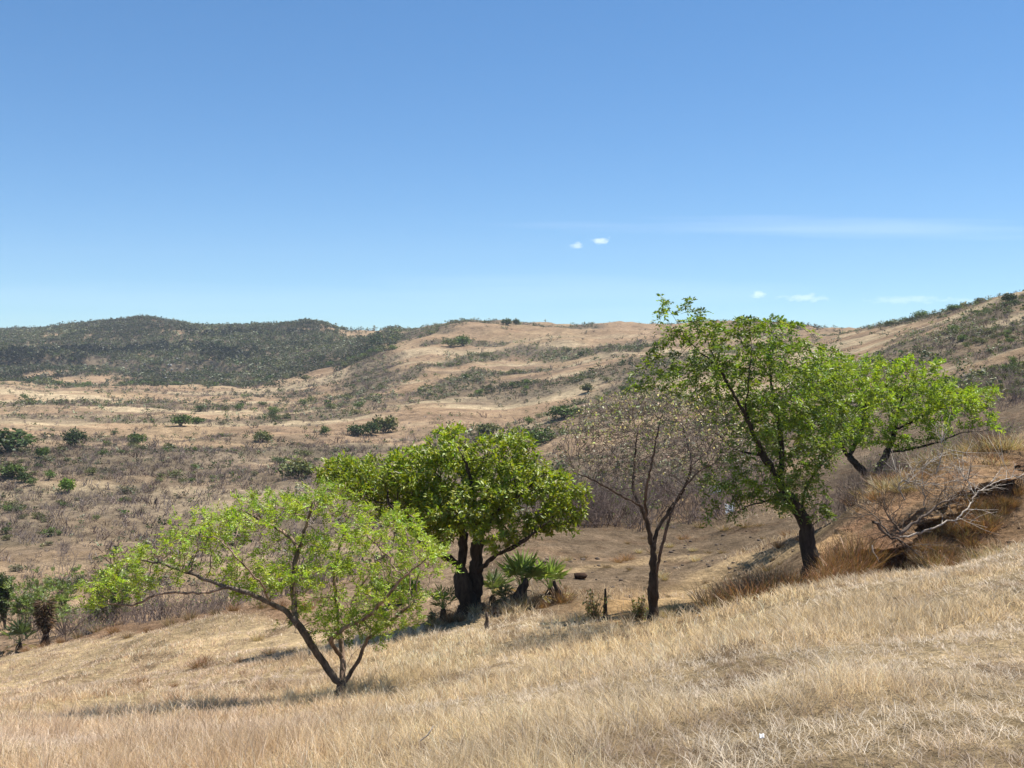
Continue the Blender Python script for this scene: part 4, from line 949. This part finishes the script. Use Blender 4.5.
# ------------------------------------------------------------------ fan palms
def fan_palm(px, y, hpx, nf, lab, seed, dead=0, spread=1.0, stem_h=.25, col=(.24, .31, .085)):
    rs = np.random.RandomState(seed); p = on_ground(px, y); h = hpx / F * y
    root = empty('fan_palm', p); tag(root, lab, 'palm')
    sg = Geo(); sg.tube([(0, 0, -.1), (.03, 0, h * stem_h * .6), (.05, .02, h * stem_h)], [.11 * h, .10 * h, .07 * h], 8, (.8, .7, .6), rough=.25, rs=rs); sg.build('stem', [M_bark_dark], root, True)
    for i in range(nf + dead):
        az_ = i * 2.399 + rs.normal() * .3; old = i >= nf
        tilt = (.10 + .80 * (i / max(nf, 1)) ** .8) if not old else 1.5 + .4 * rs.rand(); tilt *= spread
        d = np.array([math.cos(az_) * math.sin(tilt), math.sin(az_) * math.sin(tilt), math.cos(tilt)])
        Lp = h * (.30 + .22 * rs.rand()); b = np.array([.04, .0, h * stem_h]); e = b + d * Lp + np.array([0, 0, -.10 * Lp * tilt])
        g = Geo(); c0 = np.array(col) * (1 + .2 * rs.normal()) if not old else np.array([.30, .22, .13])
        g.tube([b, (b + e) / 2 + np.array([0, 0, .04]), e], [.014, .011, .008], 4, c0 * 1.2)
        side = np.cross(d, [0, 0, 1.]); side /= np.linalg.norm(side) + 1e-6; upv = np.cross(side, d)
        k = 17; a = np.linspace(-1.75, 1.75, k); R = h * (.34 + .16 * rs.rand())
        D = d[None] * np.cos(a)[:, None] + side[None] * np.sin(a)[:, None] + upv[None] * (.20 * np.abs(np.sin(a)))[:, None] + rs.normal(size=(k, 3)) * .11 - np.array([0, 0, .12 + .25 * old])
        g.leaves(np.repeat(e[None], k, 0), D, np.repeat(upv[None], k, 0) + rs.normal(size=(k, 3)) * .2, R * (1 - .25 * np.abs(a) / 1.75) * (.65 + .5 * rs.rand(k)), 0.04 * h, tinted(rs, k, c0, .15, .08), fold=.35)
        g.build('frond', [M_leaf_gloss], root)
fan_palm(521, 26.2, 56, 12, 'tallest fan palm with upright green fronds right of the thick dark trunk', 61, 3)
fan_palm(549, 26.6, 46, 10, 'fan palm with drooping fronds at the right end of the palm clump', 62, 3)
fan_palm(441, 26.0, 34, 8, 'small fan palm left of the thick dark trunk', 63, 2, 1.1)
fan_palm(492, 27.4, 36, 9, 'dull fan palm between the thick dark trunk and the tallest palm', 64, 3, 1.1, col=(.15, .19, .07))
fan_palm(407, 31.5, 20, 7, 'tiny fan palm beyond the right limb of the low spreading tree', 65, 0)
fan_palm(503, 25.6, 26, 7, 'low fan palm at the right foot of the thick dark trunk', 66, 3, 1.2, col=(.12, .155, .06))
fan_palm(14, 46.5, 34, 9, 'fan palm with bleached fronds at the far left edge', 67, 6, 1.0, .3, (.09, .12, .05))

def shaggy_palm():
    rs = np.random.RandomState(70); y = 46; p = on_ground(41, y); k = y / F; root = empty('palm_trunk', p)
    tag(root, 'dark upright dead palm trunk with shaggy brown top at far left', 'palm trunk')
    g = Geo(); Z = np.linspace(-.1, 44 * k, 14); g.tube([(.03 * math.sin(z * 2), 0, z) for z in Z], [.16 + .05 * math.sin(z * 9) for z in Z], 9, (.8, .65, .55), rough=.3, rs=rs); g.build('trunk', [M_bark_dark], root, True)
    n = 700; a = rs.rand(n) * 6.28; z = (22 + 26 * rs.rand(n)) * k; r = .16 + .22 * rs.rand(n)
    P = np.stack([np.cos(a) * .16, np.sin(a) * .16, z], 1); D = np.stack([np.cos(a) * .8, np.sin(a) * .8, .25 - 1.0 * rs.rand(n)], 1)
    g = Geo(); g.leaves(P, D + rs.normal(size=D.shape) * .3, unit(rs, n), .36 * (.6 + .7 * rs.rand(n)), .045, tinted(rs, n, (.12, .08, .045), .35, .15)); g.build('shag', [M_scrub], root)
shaggy_palm()

# ------------------------------------------------------------------ dry brush, weeds
RB = (.27, .155, .085); DB = (.25, .175, .11); YB = (.40, .31, .19)
U_GEO = [tuft_geo(140 + i, 210, [RB, DB, RB, YB][i], [.95, 1.1, .8, .9][i], .008) for i in range(4)]
U_OBJ = [None] * 4
def tufts(spots, label, group, seed, kinds=(0, 1, 2), wide=1.1):
    rs = np.random.RandomState(seed)
    for px, y, hpx in spots:
        k = kinds[rs.randint(len(kinds))]; p = on_ground(px, y)
        o = place(U_GEO[k], 'dry_brush', [M_scrub], p, hpx / F * y, wide * (.85 + .4 * rs.rand()), rs.rand() * 6, label, 'dry brush', group, U_OBJ[k])
        if U_OBJ[k] is None: U_OBJ[k] = o
rsT = np.random.RandomState(15)
tufts([(715, 20.6, 37), (727, 20.8, 34), (739, 21, 39), (751, 20.6, 34), (762, 21.2, 37), (774, 21.2, 37), (785, 21.6, 34), (795, 21.4, 31), (748, 22, 34), (768, 22.2, 37)], 'brown dry brush between the thin grey tree and the tall green tree', 'dry brush left of the tall tree', 16)
tufts([(828, 21.6, 30), (838, 22, 36), (847, 22.4, 42), (856, 22.6, 40), (842, 21.2, 26), (866, 22.2, 28), (860, 23.4, 46), (870, 24.0, 38), (834, 23, 38)], 'reddish brown dry brush right of the tall tree on the earth bank', 'dry brush right of the tall tree', 17, (0, 2, 0))
tufts([(905 + 9 * i + rsT.rand() * 6, 21.6 + .035 * i + rsT.rand() * 1.6, 15 + rsT.rand() * 16) for i in range(14)], 'reddish dry brush along the foot of the earth bank', 'dry brush at the bank foot', 18, (0, 1, 3))
tufts([(912 + 3.0 * i + rsT.rand() * 4, float(np.interp(912 + 3.0 * i, [b[0] for b in BANK], [b[1] for b in BANK])) - .2 - 1.5 * rsT.rand(), 10 + rsT.rand() * 14) for i in range(36)], 'tangled brown brush clinging to the face of the earth bank', 'brush on the bank face', 28, (0, 1, 2))
tufts([(855 + 3.6 * i + rsT.rand() * 4, 25.2 + rsT.rand() * 6 + .014 * i, 8 + rsT.rand() * 11) for i in range(44)], 'low grey-brown dry tuft on top of the earth bank', 'low tufts on the bank top', 44, (0, 1, 3), 1.6)
tufts([(896 + 12 * i + rsT.rand() * 8, 26.4 + .22 * i + rsT.rand() * 2, 13 + rsT.rand() * 16) for i in range(11)], 'dry pale brush on top of the earth bank', 'dry brush on the bank', 19, (1, 3))
tufts([(62 + 17 * i + rsT.rand() * 26, 18 + rsT.rand() * 9, 5 + rsT.rand() * 7) for i in range(14)], 'low dark brown tuft among the pale grass left of the low spreading tree', 'dark tufts in the left grass', 29, (0, 1, 2), 1.6)
tufts([(255, 30, 12), (352 + 0, 33, 9)], 'round dry tuft on the grass slope behind the low spreading tree', 'dry tufts on the grass slope', 20, (3,))
tufts([(118 + 22 * i + rsT.rand() * 12, 37.5 + rsT.rand() * 4 - i * .25, 7 + rsT.rand() * 8) for i in range(10)] + [(20 + 18 * i, 42 + rsT.rand() * 3, 7 + rsT.rand() * 6) for i in range(6)], 'small brown dry tuft on the reddish soil at the left grass edge', 'dry tufts at the left grass edge', 21, (0, 1))
tufts([(430 + 14 * i + rsT.rand() * 8, 24.4 + rsT.rand() * 1.2, 12 + rsT.rand() * 12) for i in range(10)], 'brown dry tuft at the foot of the thick dark trunk and the palms', 'dry tufts under the palms', 22, (1, 3, 0))
tufts([(545 + rsT.rand() * 270, 27 + rsT.rand() * 22, 4 + rsT.rand() * 7) for i in range(46)], 'small dry brown tuft on the bare soil behind the grey tree and the path', 'small tufts on the bare soil', 41, (0, 1, 1, 3), 1.5)
tufts([(585, 21.5, 16), (628, 20.4, 15), (640, 20.8, 20), (668, 20.2, 13), (676, 21.4, 15)], 'thin dry tuft on the ochre soil around the thin grey tree', 'dry tufts on the ochre soil', 23, (1, 3))
def weed(px, y, hpx, lab, seed):
    rs = np.random.RandomState(seed); p = on_ground(px, y); h = hpx / F * y; root = empty('weed', p); tag(root, lab, 'weed')
    g = Geo(); f = Geo()
    for i in range(16):
        e = np.array([rs.normal() * .2 * h, rs.normal() * .2 * h, h * (.6 + .4 * rs.rand())]); g.tube([e * np.array([.3, .3, 0]) - [0, 0, .05], e * .5 + rs.normal(size=3) * .02, e], [.008, .007, .004], 3, (.9, .75, .5))
        k = 16; t = rs.rand(k, 1); f.leaves(e * t + rs.normal(size=(k, 3)) * .03, unit(rs, k), unit(rs, k), .09, .035, tinted(rs, k, (.15, .16, .05) if rs.rand() < .6 else (.30, .20, .10), .25, .1))
    g.build('stem', [M_twig], root); f.build('foliage', [M_leaf], root)
weed(593, 20.8, 34, 'yellow-green dry weed beside a thin dark stub left of the grey tree', 71)
weed(641, 20.4, 24, 'small green weed stalk just left of the thin grey trunk', 72)
weed(430, 25, 16, 'low green weed in the shade left of the thick dark trunk', 73)
weed(372, 18.5, 14, 'green sprout just right of the low spreading tree base', 74) if False else None

def stub(px, y, hpx, wpx, lab, seed, lean=.1, mat=M_bark_dark, name='stump', pointed=True):
    rs = np.random.RandomState(seed); p = on_ground(px, y); k = y / F; h = hpx * k; w = wpx * k * .5; g = Geo(); Z = np.linspace(-.08, h, 8)
    g.tube([(lean * z + rs.normal() * w * .12, rs.normal() * w * .1, z) for z in Z], [w * (1.15 - .75 * max(z, 0) / h if pointed else 1 + .1 * rs.normal()) for z in Z], 9, (1, 1, 1), rough=.22, rs=rs)
    o = g.build(name, [mat], None, True); o.location = p; tag(o, lab, 'stump')
stub(487, 22.2, 17, 5, 'small pointed brown stub standing in the grass before the thick trunk', 81, -.05, M_bark_grey)
stub(606, 20.9, 32, 4.5, 'thin dark stub standing beside the yellow-green weed', 82, .0)
stub(515, 25.4, 26, 14, 'dark leaning stump under the tallest fan palm', 83, .45)
stub(562, 25.8, 20, 8, 'dark broken stump at the right end of the palms', 84, -.4)

# ------------------------------------------------------------------ stones and clods
def stone_geo(seed, sx, sy, sz):
    import bmesh
    rs = np.random.RandomState(seed); bm = bmesh.new(); bmesh.ops.create_icosphere(bm, subdivisions=2, radius=1.0)
    V = np.array([v.co[:] for v in bm.verts]); T = np.array([[v.index for v in f.verts] for f in bm.faces]); bm.free()
    for _ in range(7):
        d = unit(rs, 1)[0]; h = .55 + .35 * rs.rand(); q = V @ d; V = V - np.maximum(q - h, 0)[:, None] * d
    V *= (1 + .10 * rs.normal(size=(len(V), 1))); V = V * np.array([sx, sy, sz]); g = Geo(); g.add(V, None, T); return g
S_GEO = [stone_geo(150 + i, 1, .8, .6) for i in range(5)]; S_OBJ = [None] * 5
rsS = np.random.RandomState(31)
def stones(n, px0, px1, r0, r1, s0, s1, label, group, y0, mats=[M_rock], objs=S_OBJ, name='stone', cat='stone'):
    for i in range(n):
        px, py = px0 + rsS.rand() * (px1 - px0), r0 + rsS.rand() * (r1 - r0); p = ground_hit(px, py, y0)
        if p is None or (name == 'stone' and p[1] > 75): continue
        k = rsS.randint(0, 5); h = (s0 + (s1 - s0) * rsS.rand() ** 2) * p[1] / F * .5
        o = place(S_GEO[k], name, mats, p, h, .8 + .6 * rsS.rand(), rsS.rand() * 6, label, cat, group, objs[k])
        if objs[k] is None: objs[k] = o
stones(26, 545, 632, 556, 598, 3, 9, 'dark stone scattered on bare soil left of the thin grey tree', 'stones left of the thin grey tree', 22)
stones(50, 660, 800, 525, 580, 2.5, 6, 'small dark clod on the tilled brown soil behind the path', 'clods on the tilled soil', 24)
stones(10, 970, 1022, 425, 450, 4, 9, 'brown stone on top of the earth bank at the right edge', 'stones on the earth bank', 26)
M_clod = bark_mat('earth_clod', (.12, .075, .045), (.34, .22, .125), 5, .8); C_OBJ = [None] * 5
stones(46, 855, 1022, 478, 556, 4, 13, 'crumbled reddish earth clod on the face of the earth bank', 'earth clods on the bank', 22.2, [M_clod], C_OBJ, 'earth_clod', 'clod')
D_GEO = [bare_geo(170 + i, 9, 3, [(.24, .17, .115), (.32, .25, .19)][i % 2], .8, .7) for i in range(4)]; D_OBJ = [None] * 4
for i in range(30):
    px = 842 + 6 * i + rsS.rand() * 6; yb_ = float(np.interp(px, [b[0] for b in BANK], [b[1] for b in BANK])); k = i % 4
    o = place(D_GEO[k], 'dead_bush', [M_twig, M_scrub], on_ground(px, yb_ - .9 + 2.6 * rsS.rand()), .35 + .45 * rsS.rand(), 1.3, rsS.rand() * 6, 'tangled dead brown bush on the edge of the earth bank', 'bush', 'dead bushes on the bank edge', D_OBJ[k])
    if D_OBJ[k] is None: D_OBJ[k] = o
def block():
    p = ground_hit(580, 579, 24); rs = np.random.RandomState(5); k = p[1] / F
    g = Geo(); g.tube([(-5 * k, 0, 2.6 * k), (-2 * k, .02, 3 * k), (2 * k, 0, 3 * k), (5 * k, .02, 3.2 * k)], [3.2 * k, 3.5 * k, 3.4 * k, 3 * k], 9, (.8, .6, .5), rough=.18, rs=rs)
    o = g.build('log', [M_bark_dark]); o.location = p; tag(o, 'short dark log lying on bare soil right of the palms', 'log')
block()
S2_OBJ = [None] * 5
stones(40, 125, 215, 358, 385, 2, 5, 'pale boulder on the scree of the left scrub hill', 'pale boulders on the left hill', 300, [M_pale_rock], S2_OBJ, 'boulder', 'boulder')
stones(14, 322, 346, 340, 352, 2, 4, 'pale rock on the bare patch at the right end of the left hill', 'pale rocks at the end of the left hill', 300, [M_pale_rock], S2_OBJ, 'boulder', 'boulder')

# ------------------------------------------------------------------ dead branches fallen over the bank
def dead_branch(lines, r, lab, seed, twigs=26, mat=M_dead, tw=.9):
    rs = np.random.RandomState(seed); o0 = at(*lines[0][0]); root = empty('fallen_branch', o0); tag(root, lab, 'branch'); g = Geo(); tg = Geo()
    for li, l in enumerate(lines):
        P = interp_line([at(*q) for q in l], .12); P[1:-1] += rs.normal(size=P[1:-1].shape) * .02; rr = r if li == 0 else r * .6
        g.tube(P - o0, np.linspace(rr, rr * .3, len(P)), 6, rough=.15, rs=rs)
        for i in range(twigs):
            j = rs.randint(len(P) // 4, len(P)); d = (P[min(j + 1, len(P) - 1)] - P[max(j - 1, 0)]); d = d / (np.linalg.norm(d) + 1e-6) + rs.normal(size=3) * .8; d /= np.linalg.norm(d); L_ = .25 + .6 * rs.rand()
            a = P[j] - o0; b = a + d * L_ * .5 + rs.normal(size=3) * .05; c = b + (d + rs.normal(size=3) * .5) * L_ * .5; tg.tube([a, b, c], [.009, .007, .004], 3)
            for q in range(2):
                e = b + (d + rs.normal(size=3) * .8) * L_ * .4; tg.tube([b, (b + e) / 2 + rs.normal(size=3) * .02, e], [.006, .005, .003], 3)
    g.build('bough', [mat], root, True); tg.n and tg.build('twig', [mat], root)
dead_branch([[(900, 534, 23.4), (915, 522, 23.4), (939, 506, 23.6), (961, 494, 23.8)], [(903, 534, 23.4), (892, 522, 23.4), (884, 507, 23.3)]], .045, 'dark dead branch rising from the dark hollow in the earth bank', 91, 22, M_bark_grey)
dead_branch([[(900, 537, 23.5), (926, 532, 23.4), (940, 525, 23.5), (962, 516, 23.7), (975, 495, 24.2), (996, 481, 24.6), (1024, 474, 25)], [(975, 495, 24.2), (968, 480, 24.4), (960, 470, 24.6)]], .026, 'long pale dead branch lying along the earth bank to the right edge', 92, 20)
dead_branch([[(873, 522, 23.2), (890, 538, 23.3), (905, 541, 23.3), (917, 554, 23.1)], [(890, 538, 23.3), (880, 520, 23.5), (866, 510, 23.6)]], .042, 'dark dead branch crossing the front of the hollow', 93, 14, M_bark_grey)
dead_branch([[(924, 506, 24.8), (923, 480, 24.8), (922, 465, 24.8), (915, 461, 24.8)], [(922, 466, 24.8), (930, 462, 24.8)], [(923, 486, 24.8), (934, 482, 24.8), (947, 494, 24.8)]], .018, 'thin bleached upright dead branch on top of the bank, left of two', 94, 8)
dead_branch([[(936, 474, 25), (941, 460, 25), (944, 448, 25), (938, 432, 25), (938, 424, 25)], [(944, 448, 25), (952, 452, 25), (956, 462, 25)]], .018, 'thin bleached upright dead branch on top of the bank, right of two', 95, 8)
dead_branch([[(905, 500, 24.6), (898, 488, 24.6), (900, 478, 24.6), (912, 484, 24.6), (920, 484, 24.6)], [(898, 490, 24.6), (906, 482, 24.6)]], .018, 'short crooked bleached twig branch over the bank beside the light green tree', 96, 10)
dead_branch([[(872, 545, 22.8), (876, 556, 22.7), (879, 562, 22.6)]], .02, 'short pale dead stick leaning in the hollow of the bank', 97, 0)

# ------------------------------------------------------------------ litter
M_white, _t = new_mat('white_paper'); _b = _t.nodes.new('ShaderNodeBsdfDiffuse'); _b.inputs[0].default_value = (.62, .61, .60, 1); _o = _t.nodes.new('ShaderNodeOutputMaterial'); _t.links.new(_b.outputs[0], _o.inputs[0])
M_blue, _t = new_mat('pale_blue_sheet'); _b = _t.nodes.new('ShaderNodeBsdfPrincipled'); _b.inputs['Base Color'].default_value = (.22, .27, .33, 1); _b.inputs['Roughness'].default_value = .5; _o = _t.nodes.new('ShaderNodeOutputMaterial'); _t.links.new(_b.outputs[0], _o.inputs[0])
def crumple(name, p, w, d, lift, mat, lab, cat, seed, tilt=0):
    rs = np.random.RandomState(seed); n = 9; a = np.linspace(-.5, .5, n); X, Y = np.meshgrid(a * w, a * d, indexing='ij'); Z = rs.normal(size=X.shape) * w * .07 + Y * tilt + .12 * w * np.sin(X / w * 7)
    i = np.arange(n - 1)[:, None] * n + np.arange(n - 1)[None]; Q = np.stack([i, i + n, i + n + 1, i + 1], -1).reshape(-1, 4)
    o = mesh_obj(name, np.stack([X + rs.normal(size=X.shape) * w * .03, Y, Z], -1).reshape(-1, 3), [Q], mat); so = o.modifiers.new('thickness', 'SOLIDIFY'); so.thickness = .004
    o.location = (p[0], p[1], p[2] + lift); o.rotation_euler = (0, 0, rs.rand() * .6 - .3); tag(o, lab, cat)
crumple('paper_scrap', ground_hit(762, 748, 3), .026, .022, .07, M_white, 'small crumpled white paper scrap lying in the foreground grass', 'litter', 1, .8)
pb = ground_hit(715, 494, 40); crumple('plastic_sheet', pb, .75, .6, .25, M_blue, 'larger pale blue sheet glimpsed behind the hanging leaves of the tall tree', 'sheet', 2, .7)
pb = ground_hit(730, 512, 34); crumple('plastic_sheet', pb, .5, .5, .2, M_blue, 'smaller pale blue sheet below the other one behind the tall tree', 'sheet', 3, .9)
p0 = ground_hit(428, 756, 3); g = Geo(); g.tube([(-.06, -.02, .12), (0, 0, .16), (.04, .02, .22)], [.006, .006, .005], 5); o = g.build('stick', [M_dead]); o.location = p0; tag(o, 'short pale stick poking out of the grass below the low spreading tree', 'stick')
